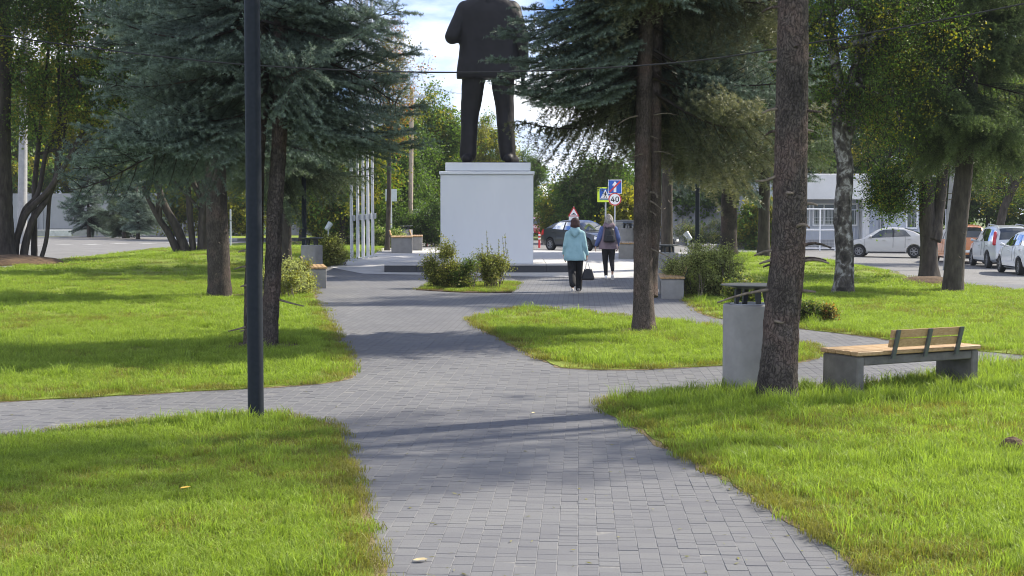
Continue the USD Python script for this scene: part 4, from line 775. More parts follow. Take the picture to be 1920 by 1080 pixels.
kerb('road_kerb', 'kerb of grey and white stones along the far side of the left road', [P(40, 441)[:2], P(250, 440)[:2], P(470, 440)[:2]], alt=True, L=1.6, h=.35)
kerb('road_kerb', 'kerb round the grass strip behind the spread-stemmed tree', [P(318, 448)[:2], P(352, 450.5)[:2], P(420, 451.5)[:2], P(520, 450.6)[:2], P(640, 449.6)[:2]], L=1.2, h=.14)
kerb('road_kerb', 'grey kerb behind the square left of the pedestal', [P(640, 448)[:2], P(830, 446)[:2]], alt=False, L=1.2, h=.3)
kerb('road_kerb', 'grey kerb along the foot of the clipped hedge at right', [P(1290, 463)[:2], P(1450, 463)[:2]], alt=False, L=1.2, h=.2)

# ------------------------------------------------------------------ the monument
YP = 37.0; gp = float(H(-.9, YP)); x0, x1 = Q(720, YP), Q(1086, YP); ztop = Z(495.5, YP)
st_ = thing('monument_step', 'low dark granite step in front of the white pedestal', 'step', (x0, YP, 0))
n = 6; w = (x1 - x0) / n
for k in range(n): obj('granite_slab', cbox(k * w + .004, (k + 1) * w - .004, 0, .05, gp - .25, ztop - .035, .006), M['granite'], st_)
obj('core', bx(.03, x1 - x0 - .03, .055, 6.5, gp - .3, ztop - .04), M['granite'], st_)
for k in range(n):
    for j in range(8): obj('top_slab', cbox(k * w + .005, (k + 1) * w - .005, -.02 + j * .82, .79 + j * .82, ztop - .036, ztop, .005), M['lightslab'], st_)
obj('footing', cbox(-.12, x1 - x0 + .12, -.28, -.004, gp - .3, gp + .035, .01), M['lightslab'], st_)
yp = YP + .28; pl = thing('pedestal', 'white painted block pedestal carrying the dark statue', 'pedestal', (Q(913, yp), yp, ztop)); hw = (Q(1000, yp) - Q(826, yp)) / 2; zb = Z(321, yp) - ztop; zc = Z(304.5, yp) - ztop
obj('body', cbox(-hw, hw, 0, 2 * hw, 0, zb - .09, .012), M['whitepaint'], pl); obj('cornice', cbox(-hw - .035, hw + .035, -.035, 2 * hw + .035, zb - .088, zb, .015), M['whitepaint'], pl)
cl, cr = Q(835, yp + .1) - Q(913, yp), Q(995, yp + .1) - Q(913, yp)
obj('cap', cbox(cl, cr, .12, 2 * hw - .12, zb + .014, zc, .012), M['whitepaint'], pl); obj('mortar_bed', bx(cl + .05, cr - .05, .15, 2 * hw - .15, zb + .001, zb + .0135), M['concrete'], pl)
STZ = ztop + zc

def solid(bones, refine=None, lam=12):
    """union of hulls of spheres: bones = [(p0, r0, p1, r1)]"""
    parts = []
    for a, ra, b, rb in bones:
        A = m3.Manifold.sphere(ra, 18).translate(tuple(a)); B = m3.Manifold.sphere(rb, 18).translate(tuple(b)); parts.append(m3.Manifold.batch_hull([A, B]))
    return m3.Manifold.batch_boolean(parts, m3.OpType.Add)
def hull(*sph): return m3.Manifold.batch_hull([m3.Manifold.sphere(r, 18).translate(tuple(p)) for p, r in sph])
def U_(*ms): return m3.Manifold.batch_boolean(list(ms), m3.OpType.Add)
def skinned(man, ref=.03, it=8, bump=0.0, bs=6, seed=1):
    man = man.refine_to_length(ref); a = man.to_mesh(); t = trimesh.Trimesh(np.array(a.vert_properties[:, :3]), np.array(a.tri_verts)); t.merge_vertices()
    trimesh.smoothing.filter_taubin(t, iterations=it)
    if bump: t.vertices = t.vertices + t.vertex_normals * ((meshkit.fbm(t.vertices * bs * np.array([1, 1, .45]), 3, seed) - .5) * 2 * bump)[:, None]
    return t
def hand(w, d, side, s=1.0, curl=.5):
    """palm and five fingers from wrist w along d"""
    d = np.array(d, float); d /= np.linalg.norm(d); o = np.array([0, 1.0, 0]); o -= o @ d * d; o /= np.linalg.norm(o); n = np.cross(d, o) * side
    w = np.array(w, float); k = w + d * .085 * s; ms = [hull((w, .022 * s), (k + o * .03 * s, .013 * s), (k - o * .03 * s, .013 * s))]
    for i, l in enumerate((.068, .076, .07, .055)):
        a = k + o * (.03 - .02 * i) * s; b = a + (d * math.cos(curl * .5) - n * math.sin(curl * .5)) * l * .5 * s; c = b + (d * math.cos(curl * 1.3) - n * math.sin(curl * 1.3)) * l * .5 * s; ms.append(solid([(a, .0095 * s, b, .009 * s), (b, .009 * s, c, .0075 * s)]))
    a = w + o * .022 * s + d * .025 * s; b = a + (o * .7 + d * .7) * .035 * s; c = b + (d * .9 + o * .2 - n * .3) * .03 * s; ms.append(solid([(a, .0115 * s, b, .010 * s), (b, .010 * s, c, .008 * s)]))
    return U_(*ms)
def head(c, s=1.0):
    c = np.array(c, float); h = hull((c + np.array([0, -.005, .03]) * s, .088 * s), (c + np.array([0, .035, -.055]) * s, .055 * s), (c + np.array([0, .03, .02]) * s, .075 * s))
    f = [solid([(c + np.array([0, .10, .02]) * s, .012 * s, c + np.array([0, .122, -.018]) * s, .015 * s)])] + [hull((c + np.array([x * .083, 0, .015]) * s, .018 * s), (c + np.array([x * .085, -.004, -.03]) * s, .012 * s)) for x in (-1, 1)] + [hull((c + np.array([-.022, .088, -.055]) * s, .011 * s), (c + np.array([.022, .088, -.055]) * s, .011 * s))]
    return U_(h, *f)
V3 = lambda *a: np.array(a, float)
def trim_below(man, z):
    return man.trim_by_plane((0, 0, 1), z)

# statue: man seen from behind, feet apart, left hand at his lapel, long open jacket
k_ = 3.06
def statue():
    hipL, hipR = V3(-.12, 0, .86), V3(.12, 0, .86); anL, anR = V3(-.185, .02, .07), V3(.175, .06, .07); knL, knR = V3(-.165, .04, .47), V3(.15, .06, .47)
    legs = U_(hull((hipL, .115), (knL, .082)), hull((knL, .082), (anL + V3(0, 0, .02), .074)), hull((hipR, .115), (knR, .082)), hull((knR, .082), (anR + V3(0, 0, .02), .074)))
    shoes = U_(hull((V3(-.19, -.05, .045), .045), (V3(-.20, .16, .04), .04), (V3(-.19, .02, .07), .05)), hull((V3(.18, -.01, .045), .045), (V3(.24, .17, .04), .04), (V3(.19, .05, .07), .05)))
    shoes = shoes.trim_by_plane((0, 0, 1), 0.0)
    coat = U_(hull((V3(-.17, -.01, .80), .12), (V3(.17, -.01, .80), .12), (V3(-.15, 0, 1.05), .115), (V3(.15, 0, 1.05), .115)), hull((V3(-.15, 0, 1.05), .115), (V3(.15, 0, 1.05), .115), (V3(-.17, 0, 1.36), .11), (V3(.17, 0, 1.36), .11)), hull((V3(-.17, 0, 1.36), .11), (V3(.17, 0, 1.36), .11), (V3(0, 0, 1.47), .08)))
    coat = coat.trim_by_plane((0, 0, 1), .765)
    L = U_(hull((V3(-.205, 0, 1.385), .085), (V3(-.315, -.05, 1.14), .072)), hull((V3(-.315, -.05, 1.14), .074), (V3(-.18, .17, 1.20), .06)))
    R = U_(hull((V3(.205, 0, 1.385), .085), (V3(.30, -.02, 1.10), .07)), hull((V3(.30, -.02, 1.10), .07), (V3(.31, .06, .87), .056)))
    hd = U_(head((0, .03, 1.635)), hull((V3(0, 0, 1.47), .06), (V3(0, .02, 1.56), .058)))
    col = hull((V3(-.05, -.02, 1.47), .045), (V3(.05, -.02, 1.47), .045), (V3(0, -.05, 1.45), .05))
    m = U_(legs, shoes, coat, L, R, hd, col, hand(V3(-.15, .19, 1.21), (.8, .3, .2), -1), hand(V3(.312, .07, .83), (0.02, .1, -1), 1))
    t = skinned(m, .02, 5, .012, 8, 5); t.apply_scale(k_); return t
sx = Q(916, yp + 1.25); s_ = thing('statue', 'dark bronze statue of a standing man in suit and jacket seen from behind', 'statue', (sx, yp + 1.25, STZ), math.radians(0))
obj('figure', statue(), M['bronze'], s_, smooth=True)
obj('base_plate', cbox(-1.05, 1.1, -.5, .85, -.02, .035, .01), M['bronze'], s_)

# ------------------------------------------------------------------ people
M['jacket_teal'] = rampmat('pale_teal_cloth', [(0.3, (0.23, 0.38, 0.42)), (0.7, (0.29, 0.46, 0.50))], 8, .8, .7, 11)
M['black_cloth'] = rampmat('black_cloth', [(0.3, (0.010, 0.010, 0.012)), (0.7, (0.020, 0.020, 0.022))], 8, .9, .25, 25)
M['mauve'] = rampmat('mauve_cloth', [(0.3, (0.17, 0.125, 0.15)), (0.7, (0.235, 0.175, 0.20))], 8, .85, .7, 11)
M['denim'] = rampmat('blue_cloth', [(0.3, (0.07, 0.10, 0.25)), (0.7, (0.11, 0.15, 0.33))], 8, .85, .25, 25)
M['hair_brown'] = rampmat('dark_brown_hair', [(0.3, (0.025, 0.012, 0.011)), (0.7, (0.07, 0.032, 0.028))], 40, .6, .6, 60, stretch=(1, 1, .3))
M['hair_grey'] = rampmat('grey_hair', [(0.3, (0.17, 0.15, 0.13)), (0.7, (0.36, 0.33, 0.30))], 40, .6, .6, 60, stretch=(1, 1, .3))
M['sole'] = plain('pale_shoe', (0.55, 0.52, 0.49), .7)
M['darkshoe'] = plain('grey_shoe', (0.18, 0.17, 0.17), .7)
def shoe(an, yaw, pitch, s=1.0):
    m = hull((V3(0, -.06, .032), .032), (V3(0, .15, .026), .026), (V3(.012, .09, .034), .034), (V3(0, -.04, .06), .038)).trim_by_plane((0, 0, 1), 0)
    t = skinned(m, .02, 3); t.apply_translation([0, .06, 0]); t = xf(t, rx=pitch); t.apply_translation([0, -.06, 0]); return xf(t, yaw, an)
def woman1():
    b = P(1078, 547); t = thing('person', 'person in a pale teal hooded jacket and black trousers walking away', 'person', b, -.06)
    hL, hR = V3(-.085, 0, .83), V3(.085, 0, .83); kL, kR = V3(-.065, .03, .46), V3(.08, .18, .47); aL, aR = V3(-.05, -.27, .20), V3(.08, .26, .09)
    shL, shR = V3(-.145, 0, 1.26), V3(.145, 0, 1.26); eL, eR = V3(-.205, -.03, 1.01), V3(.205, -.02, 1.01); wL, wR = V3(-.235, .05, .80), V3(.26, .03, .79)
    body = U_(hull((hL, .10), (hR, .10), (V3(0, 0, 1.0), .12)), hull((V3(0, 0, 1.0), .12), (V3(-.08, .01, 1.22), .075), (V3(.08, .01, 1.22), .075)), hull((V3(0, .02, 1.25), .05), (V3(0, .02, 1.40), .045)), head((0, .02, 1.485)),
              solid([(hL, .09, kL, .06), (kL, .06, aL, .04), (hR, .09, kR, .06), (kR, .06, aR, .04), (shL, .06, eL, .045), (eL, .042, wL, .03), (shR, .06, eR, .045), (eR, .042, wR, .03)]), hand(wL, (0, .2, -1), -1), hand(wR, (0, .05, -1), 1, curl=1.4),
              hull((aL, .035), (aL + V3(0, .10, -.13), .025)), hull((aR + V3(0, 0, -.03), .03), (aR + V3(0, .14, -.055), .025)))
    obj('body', skinned(body, .02, 6), M['skin'], t, smooth=True)
    jk = U_(hull((V3(-.115, 0, .74), .135), (V3(.115, 0, .74), .135), (V3(-.085, 0, 1.02), .125), (V3(.085, 0, 1.02), .125)), hull((V3(-.085, 0, 1.02), .125), (V3(.085, 0, 1.02), .125), (V3(-.12, 0, 1.25), .09), (V3(.12, 0, 1.25), .09)), hull((V3(-.12, 0, 1.26), .085), (V3(.12, 0, 1.26), .085), (V3(0, 0, 1.34), .08)),
            hull((shL, .078), (eL, .062)), hull((eL, .062), (wL + V3(0, 0, .03), .045)), hull((shR, .078), (eR, .062)), hull((eR, .062), (wR + V3(0, 0, .03), .045))).trim_by_plane((0, 0, 1), .68)
    jk = U_(jk, hull((V3(-.055, -.085, 1.32), .066), (V3(.055, -.085, 1.32), .066), (V3(0, -.105, 1.24), .05), (V3(-.03, -.02, 1.375), .075), (V3(.03, -.02, 1.375), .075)))
    obj('jacket', skinned(jk, .025, 5, .008, 9, 3), M['jacket_teal'], t, smooth=True)
    tr = U_(hull((V3(-.08, 0, .84), .115), (V3(.08, 0, .84), .115), (V3(0, 0, .78), .12)), hull((hL, .105), (kL, .088)), hull((kL, .088), (aL + V3(0, .0, -.02), .07)), hull((hR, .105), (kR, .088)), hull((kR, .088), (aR + V3(0, 0, -.03), .072)))
    obj('trousers', skinned(tr, .03, 5, .007, 8, 6), M['black_cloth'], t, smooth=True)
    obj('hair', skinned(U_(hull((V3(0, -.005, 1.53), .098), (V3(0, -.03, 1.46), .095), (V3(0, -.035, 1.42), .075)), hull((V3(-.06, 0, 1.45), .05), (V3(.06, 0, 1.45), .05), (V3(0, -.04, 1.42), .06))) - hull((V3(0, .13, 1.47), .07), (V3(0, .15, 1.42), .08)), .02, 5, .012, 22, 2), M['hair_brown'], t, smooth=True)
    obj('shoe', shoe(aL + V3(0, .055, -.16), 0, -1.02), M['sole'], t, smooth=True); obj('shoe', shoe(aR + V3(0, 0, -.09), -.05, 0), M['darkshoe'], t, smooth=True)
    w = b + V3(.27, .03, .0); bag = thing('handbag', 'black handbag with pale handles held by the person in the teal jacket', 'bag', w + V3(0, 0, .14), 0, None, None, .8)
    m = hull((V3(-.13, -.04, .19), .05), (V3(.13, -.04, .19), .05), (V3(-.08, 0, .42), .03), (V3(.08, 0, .42), .03), (V3(-.13, .04, .19), .05), (V3(.13, .04, .19), .05))
    obj('bag_body', skinned(m.translate((.02, 0, .0)), .025, 4, .006, 12, 4), M['bag'], bag, smooth=True)
    for y_ in (-.035, .035): obj('handle', tube([(-.05, y_, .42), (-.03, y_ * .6, .58), (0.0, 0, .69), (.03, y_ * .6, .58), (.08, y_, .42)], .008, 6), M['galv'] if y_ < 0 else M['bag'], bag, smooth=True)
woman1()
def woman2():
    b = P(1141, 523); b = b + V3(0, 0, 0); t = thing('person', 'person with grey hair in a mauve vest with blue sleeves and black leggings', 'person', b, .03, scale=1.0)
    hL, hR = V3(-.085, 0, .85), V3(.085, 0, .85); kL, kR = V3(-.08, .07, .48), V3(.085, .03, .47); aL, aR = V3(-.06, .06, .09), V3(.075, -.29, .25)
    shL, shR = V3(-.155, 0, 1.29), V3(.155, 0, 1.29); eL, eR = V3(-.245, -.04, 1.05), V3(.24, -.03, 1.05); wL, wR = V3(-.325, .04, .86), V3(.235, .06, .86)
    body = U_(hull((hL, .10), (hR, .10), (V3(0, 0, 1.02), .12)), hull((V3(0, 0, 1.02), .12), (V3(-.08, .01, 1.25), .075), (V3(.08, .01, 1.25), .075)), hull((V3(0, .02, 1.28), .05), (V3(0, .02, 1.43), .045)), head((0, .03, 1.52)),
              solid([(hL, .09, kL, .06), (kL, .06, aL, .04), (hR, .09, kR, .06), (kR, .06, aR, .04), (shL, .06, eL, .045), (eL, .042, wL, .03), (shR, .06, eR, .045), (eR, .042, wR, .03)]), hand(wL, (-.2, .2, -1), -1), hand(wR, (0, .2, -1), 1),
              hull((aR, .035), (aR + V3(0, .08, -.14), .025)), hull((aL + V3(0, 0, -.03), .03), (aL + V3(0, .14, -.055), .025)))
    obj('body', skinned(body, .02, 6), M['skin'], t, smooth=True)
    ve = U_(hull((V3(-.115, 0, .82), .14), (V3(.115, 0, .82), .14), (V3(-.09, 0, 1.05), .13), (V3(.09, 0, 1.05), .13)), hull((V3(-.09, 0, 1.05), .13), (V3(.09, 0, 1.05), .13), (V3(-.11, 0, 1.29), .09), (V3(.11, 0, 1.29), .09)), hull((V3(-.11, 0, 1.30), .085), (V3(.11, 0, 1.30), .085), (V3(0, 0, 1.38), .085))).trim_by_plane((0, 0, 1), .775)
    ve = U_(ve, hull((V3(-.085, -.07, 1.38), .075), (V3(.085, -.07, 1.38), .075), (V3(0, -.12, 1.36), .065), (V3(0, -.02, 1.43), .09)))
    obj('vest', skinned(ve, .025, 5, .012, 8, 8), M['mauve'], t, smooth=True)
    for a, e, w in ((shL, eL, wL), (shR, eR, wR)): obj('sleeve', skinned(U_(hull((a, .085), (e, .07)), hull((e, .07), (w + (e - w) * .12, .048))), .025, 4, .007, 10, 4), M['denim'], t, smooth=True)
    tr = U_(hull((V3(-.08, 0, .86), .11), (V3(.08, 0, .86), .11), (V3(0, 0, .80), .115)), hull((hL, .105), (kL, .072)), hull((kL, .068), (aL + V3(0, 0, .0), .046)), hull((hR, .105), (kR, .068)), hull((kR, .068), (aR + V3(0, 0, .0), .046)))
    obj('leggings', skinned(tr, .03, 5, .003, 8, 6), M['black_cloth'], t, smooth=True)
    obj('hair', skinned(U_(hull((V3(0, 0, 1.575), .103), (V3(0, -.03, 1.50), .108), (V3(0, -.045, 1.40), .09)), hull((V3(-.075, 0, 1.46), .05), (V3(.075, 0, 1.46), .05), (V3(0, -.06, 1.42), .075))) - hull((V3(0, .15, 1.50), .075), (V3(0, .17, 1.44), .09)), .02, 4, .018, 20, 2), M['hair_grey'], t, smooth=True)
    obj('shoe', shoe(aR + V3(0, .05, -.17), 0, -1.15), M['sole'], t, smooth=True); obj('shoe', shoe(aL + V3(0, 0, -.088), 0, 0), M['white'], t, smooth=True)
    bp_ = thing('backpack', 'small black backpack worn on the back over the mauve vest', 'backpack', b + V3(0, 0, 0), .03)
    obj('pack', skinned(hull((V3(-.11, -.20, 1.0), .05), (V3(.11, -.20, 1.0), .05), (V3(-.07, -.18, 1.27), .045), (V3(.07, -.18, 1.27), .045), (V3(-.09, -.25, 1.02), .035), (V3(.09, -.25, 1.02), .035), (V3(0, -.22, 1.22), .05)), .025, 3, .004, 15, 3), M['bag'], bp_, smooth=True)
    obj('front_pocket', skinned(hull((V3(-.08, -.285, 1.0), .025), (V3(.08, -.285, 1.0), .025), (V3(-.07, -.275, 1.11), .025), (V3(.07, -.275, 1.11), .025)), .025, 2), M['bag'], bp_, smooth=True)
    for s in (-1, 1): obj('strap', tube([(s * .07, -.17, 1.29), (s * .11, -.10, 1.395), (s * .13, .02, 1.405), (s * .14, .11, 1.28)], .018, 6), M['bag'], bp_, smooth=True)
    obj('carry_loop', tube([(-.03, -.19, 1.30), (-.02, -.20, 1.345), (.02, -.20, 1.345), (.03, -.19, 1.30)], .008, 6), M['bag'], bp_, smooth=True)
woman2()

# ------------------------------------------------------------------ benches, bins, lamps
def bench(label, loc, rz, length=1.52, D=.52, hgt=.375, back=(.24, .80), group='concrete and wood benches', leg=.085, conc='concrete'):
    t = thing('park_bench', label, 'bench', loc, rz, group)
    for a in (0.0, length - leg): obj('leg', cbox(a, a + leg, 0.02, D - .02, -.06, hgt, .012), M[conc], t)
    obj('beam', cbox(leg + .002, length - leg - .002, .03, D - .03, hgt - .085, hgt - .004, .008), M[conc], t)
    n = 5; w = D / n
    for k in range(n): obj('seat_plank', cbox(-.012, length + .012, k * w + .004, (k + 1) * w - .004, hgt + .006, hgt + .046, .007), M['wood'], t)
    xs = [length * (back[0] + .02), length * (back[0] + back[1]) / 2, length * (back[1] - .02)]
    lean = lambda z: -.02 - .27 * (z - hgt)
    for x in xs:
        q = trimesh.convex.convex_hull(np.array([(x + sx_, lean(z) + dy, z) for sx_ in (-.02, .02) for z, dy in ((hgt - .03, -.012), (hgt - .03, .012), (hgt + .24, -.012), (hgt + .24, .012))])); obj('backrest_support', q, M['steel'], t)
    for z0, z1 in ((hgt + .075, hgt + .148), (hgt + .164, hgt + .237)):
        v = np.array([(x, lean(z) + dy, z) for x in (length * back[0] - .015, length * back[1] + .01) for z in (z0, z1) for dy in (.014, .05)]); obj('backrest_slat', trimesh.convex.convex_hull(v), M['wood'], t)
    return t
cb = V3(3.15, 12.53, 0.0); bench('nearest bench, concrete with wooden seat and short backrest, right of the near spruce trunk', cb, math.radians(28), conc='benchconcrete')
lp = P(593, 541); bench('bench with its grey end towards us in front of the left hedge', (lp[0] - .24 - .33, lp[1] + 1.87, lp[2]), -PI / 2 + .175, 1.9, .48, .42)
# the benches face the square: the left ones have their backs to the left, the right ones to the right
rp_ = P(1261, 561); bench('bench with its grey end between the two-stemmed spruce and the broad shrub', (rp_[0] + .25, rp_[1], rp_[2]), PI / 2 - .085, 1.9, .5, .40)
fl = P(753, 475); bench('bench in front of the far litter bin left of the pedestal', (fl[0] - .36 - .13, fl[1] + 2.0, fl[2]), -PI / 2 + .066, 2.0, .72, .50)
fl2 = P(781, 470); bench('farther bench beside the red and white post left of the pedestal', (fl2[0] - .2 - .12, fl2[1] + 2.0, fl2[2]), -PI / 2 + .06, 2.0, .42, .48)
fr = P(1175, 486); bench('bench behind the walking people, left of the two-stemmed spruce', (fr[0] + .29, fr[1], fr[2]), PI / 2 - .083, 2.0, .56, .46)
def litter_bin(label, loc, rz=0.0, r=.265, h=.83, s=1.0):
    t = thing('litter_bin', label, 'litter bin', loc, rz, 'round concrete litter bins', scale=s if s != 1 else None)
    obj('body', revolve([(0, -.05), (r - .012, -.05), (r, .01), (r, h - .012), (r - .012, h), (r - .055, h), (r - .06, h - .02), (r - .06, h - .25), (0, h - .25)], 40), M['concrete'], t, smooth=35)
    obj('liner', revolve([(r - .066, h - .22), (r - .066, h + .004), (r - .085, h + .004), (r - .085, h - .22)], 32), M['galv'], t, smooth=35)
    obj('lid', revolve([(0, h + .135), (r * .45, h + .14), (r + .02, h + .172), (r + .028, h + .178), (r + .02, h + .184), (0, h + .178)], 44), M['steel'], t, smooth=30)
    for a in (0.25, PI / 2 + .25, PI + .25, 1.5 * PI + .25):
        c = np.array([math.cos(a), math.sin(a)]); o = c * (r - .095); i = c * .11; n = np.array([-c[1], c[0]]) * .022
        q = np.array([(*(o + n), h - .05), (*(o - n), h - .05), (*(o * .9 + n), h - .05), (*(o * .9 - n), h - .05), (*(i * 1.5 + n), h + .14), (*(i * 1.5 - n), h + .14), (*(i + n), h + .14), (*(i - n), h + .14)]); obj('lid_strut', trimesh.convex.convex_hull(q), M['blacksteel'], t)
    return t
nb = P(1409, 736); nb = V3(Q(1410, 13.05), 13.05, 0); litter_bin('large concrete litter bin with a disc lid behind the near spruce trunk', nb)
lb = P(585, 522); litter_bin('concrete litter bin with a disc lid in front of the second lamp post', lb, .4)
rb = P(1251, 540); litter_bin('concrete litter bin with a disc lid right of the two-stemmed spruce', rb, .8)
fb = P(762, 468); litter_bin('small-looking litter bin standing behind the far bench left of the pedestal', fb, .3, .28, .9)
frb = P(1176, 476); litter_bin('litter bin behind the far bench right of the walking people', frb, .3, .28, .9)
def lamp_post(label, loc, h=5.2, r=.064, cat='lamp post'):
    t = thing('lamp_post', label, cat, loc, 0, 'dark lamp posts')
    obj('pole', tube([(0, 0, -.2), (0, 0, 1.5), (0, 0, h)], [r, r * .99, r * .95], 28), M['lamp'], t, smooth=40)
    obj('lamp_head', revolve([(0, h - .02), (.13, h), (.15, h + .03), (.15, h + .28), (.13, h + .3), (0, h + .31)], 28), M['lamp'], t, smooth=30)
    obj('diffuser', revolve([(0, h - .06), (.1, h - .055), (.11, h - .02), (0, h - .015)], 24), M['whitelamp'], t, smooth=30)
lamp_post('near dark lamp post in front of the blue spruces', P(480, 790))
lamp_post('second dark lamp post behind the left litter bin', P(571, 507))
lamp_post('dark lamp post among the shrubs right of the two-stemmed spruce', P(1307, 505))
M['flagwhite'] = plain('dull_white_paint', (0.52, 0.53, 0.55), .5)
def flagpoles():
    for k, (px, py, lab) in enumerate([(659.5, 488, 'flagpole nearest to the hedge, leftmost of the row'), (671, 485.5, 'second flagpole from the left in the row beside the square'), (681, 484, 'middle flagpole of the row beside the square'), (690, 482.5, 'fourth flagpole from the left in the row beside the square'), (699, 481, 'flagpole farthest right in the row beside the square')]):
        b = P(px, py); t = thing('flagpole', 'white ' + lab, 'flagpole', b, 0, 'row of white flagpoles'); h = 8.3
        obj('pole', tube([(0, 0, -.1), (0, 0, 2), (0, 0, h)], [.05, .046, .034], 14), M['flagwhite'], t, smooth=40); obj('base_plate', cbox(-.16, .16, -.16, .16, -.02, .03, .006), M['galv'], t)
        obj('bracket', cbox(.05, .11, -.04, .04, 1.15, 1.32, .01), M['galv'], t); obj('finial', revolve([(0, h), (.05, h + .01), (.055, h + .06), (0, h + .1)], 12), M['galv'], t, smooth=True)
flagpoles()
def post(name, label, px, y, r, r1, top_px, mat, cat='pole', lean=0.0, arm=False):
    x = Q(px, y); b = V3(x, y, H(x, y)); h = Z(top_px, y) - b[2]; t = thing(name, label, cat, b)
    obj('pole', tube([(0, 0, -.3), (lean * .4, 0, h * .4), (lean, 0, h)], [r, (r + r1) / 2, r1], 12), mat, t, smooth=40)
    obj('cap', revolve([(0, h), (r1 * 1.1, h + .005), (r1 * .9, h + .06), (0, h + .07)], 10), mat, t)
    if arm: t2 = obj('crossarm', cbox(lean - .7, lean + .7, -.05, .05, h - .5, h - .38, .01), M['galv'], t); [obj('insulator', revolve([(0, 0), (.04, 0), (.05, .06), (.025, .12), (0, .13)], 8).apply_translation([lean + q, 0, h - .378]), M['white'], t2) for q in (-.6, .6)]
    return t
M['polec'] = rampmat('pale_concrete_pole', [(0.3, (0.25, 0.25, 0.25)), (0.7, (0.33, 0.325, 0.32))], 5, .9, .2, 30)
M['polewood'] = rampmat('weathered_pole', [(0.3, (0.30, 0.24, 0.19)), (0.7, (0.42, 0.35, 0.28))], 5, .9, .3, 30, stretch=(1, 1, .2))
post('utility_pole', 'pale concrete utility pole behind the leaning stems at left', 41, 66, .24, .16, 30, M['polec'], lean=.35, arm=True)
post('utility_pole', 'weathered utility pole between the flagpoles and the pedestal', 769, 72, .14, .10, 165, M['polewood'], lean=.12, arm=True)
post('utility_pole', 'thin grey pole left of the statue legs', 850, 90, .13, .10, 244, M['polec'], lean=.02)
post('utility_pole', 'pale pole close behind the right lawn spruce', 1774, 52, .13, .10, 240, M['polec'], lean=.30)
post('thin_post', 'thin grey post by the road right of the pale spruce trunk', 433, 62, .04, .035, 395, M['galv'])
post('thin_post', 'white post behind the spread-stemmed tree at left', 346, 92, .14, .12, 375, M['polec'])

# overhead cable, sagging between poles outside the picture, about sixteen metres away
cpx = np.array([-420, -200, 0, 290, 520, 770, 1000, 1250, 1450, 1700, 1920, 2150, 2400]); cpy = np.array([-35, 25, 65, 104, 125, 135, 133, 119, 92, 48, 5, -48, -112])
yc = np.interp(cpx, [-420, 2400], [16.2, 15.0]); pts = np.stack([[Q(a, c) for a, c in zip(cpx, yc)], yc, [Z(b_, c) for b_, c in zip(cpy, yc)]], 1)
from scipy.interpolate import CubicSpline
tt = np.linspace(0, len(pts) - 1, 60); cs = CubicSpline(np.arange(len(pts)), pts)(tt)
cbl = thing('overhead_cable', 'thin black cable sagging across the whole scene in front of the statue', 'cable'); obj('cable', tube(cs, .009, 6, False), M['black'], cbl, smooth=True)
yc2 = 70.0; pts = np.array([(Q(a, yc2), yc2, Z(b_, yc2)) for a, b_ in ((600, 120), (700, 150), (790, 163), (865, 176), (960, 180), (1060, 178))]); cbl = thing('overhead_cable', 'faint distant wire behind the statue', 'cable'); obj('cable', tube(pts, .012, 5, False), M['galv'], cbl)

# ------------------------------------------------------------------ shrubs
def shoot(seed, x, h):
    g = np.random.default_rng(seed); y = g.uniform(-.15, .15); p = np.array([(x * .6, y * .5, .1), (x, y, h * .6), (x + g.normal() * .04, y, h)]); m = tube(p, [.007, .005, .002], 4, False); n = 46; q = g.uniform(.35, 1, n)
    o = np.stack([np.interp(q, [0, .6, 1], p[:, k]) for k in range(3)], 1); d = g.normal(size=(n, 3)); d[:, 2] = abs(d[:, 2]) * .8 + .3; d /= np.linalg.norm(d, axis=1)[:, None]; s = np.cross(d, g.normal(size=(n, 3))); s /= np.linalg.norm(s, axis=1)[:, None]; l = (.055 * (1.25 - q) + .02)[:, None]
    v = np.stack([o, o + d * l * .5 + s * l * .25, o + d * l, o + d * l * .5 - s * l * .25], 1).reshape(-1, 3); f = (np.array([[0, 1, 2], [0, 2, 3]])[None] + 4 * np.arange(n)[:, None, None]).reshape(-1, 3)
    return np.vstack([m.vertices, v]), np.vstack([m.faces, f + len(m.vertices)]), np.vstack([np.full((len(m.vertices), 2), .02), np.stack([np.repeat(g.uniform(.3, .9, n), 4), np.repeat(g.random(n), 4)], 1)])
def shrub(name, label, b, blobs, mats, seed, n, size=.085, leaves=54, scale=.42, stems=14, cat='shrub', group=None, shoots=()):
    t = thing(name, label, cat, b, 0, group); r = np.random.default_rng(seed); ms = []
    for k in range(stems):
        q = blobs[r.integers(len(blobs))]; e = np.array(q[:3]) + r.normal(size=3) * np.array(q[3:6]) * .55; o = np.array([q[0] * .8 + r.normal() * .06, q[1] * .8 + r.normal() * .06, -.05]); e[2] = max(e[2], .15)
        ms.append(tube([o, (o + e) / 2 + r.normal(size=3) * .04, e], [.011, .008, .003], 5, False))
    obj('stems', join(ms), M['deadwood'], t)
    leaf_crown(t, blobs, mats, seed + 1, n, size, leaves, scale, name='foliage', hollow=.15)
    for k, (x, h) in enumerate(shoots): v, f, u = shoot(seed + 7 * k, x, h); obj('shoot', (v, f), M[mats[0]], t, uv=u)
    return t
def bl_(b, lst): return [(*L3D(b, *q[:2]), *q[2:]) for q in lst]
b = P(832, 541); shrub('shrub', 'left bush with upright shoots in the bed before the pedestal', b, bl_(b, [(828, 512, .30, .26, .30), (838, 480, .17, .16, .22), (812, 495, .20, .16, .15), (848, 500, .16, .16, .2)]), ['leafshrub'], 401, 190, shoots=[(-.05, 1.28), (.08, 1.2), (.16, 1.05), (-.30, .95), (-.2, 1.0), (.02, 1.1)])
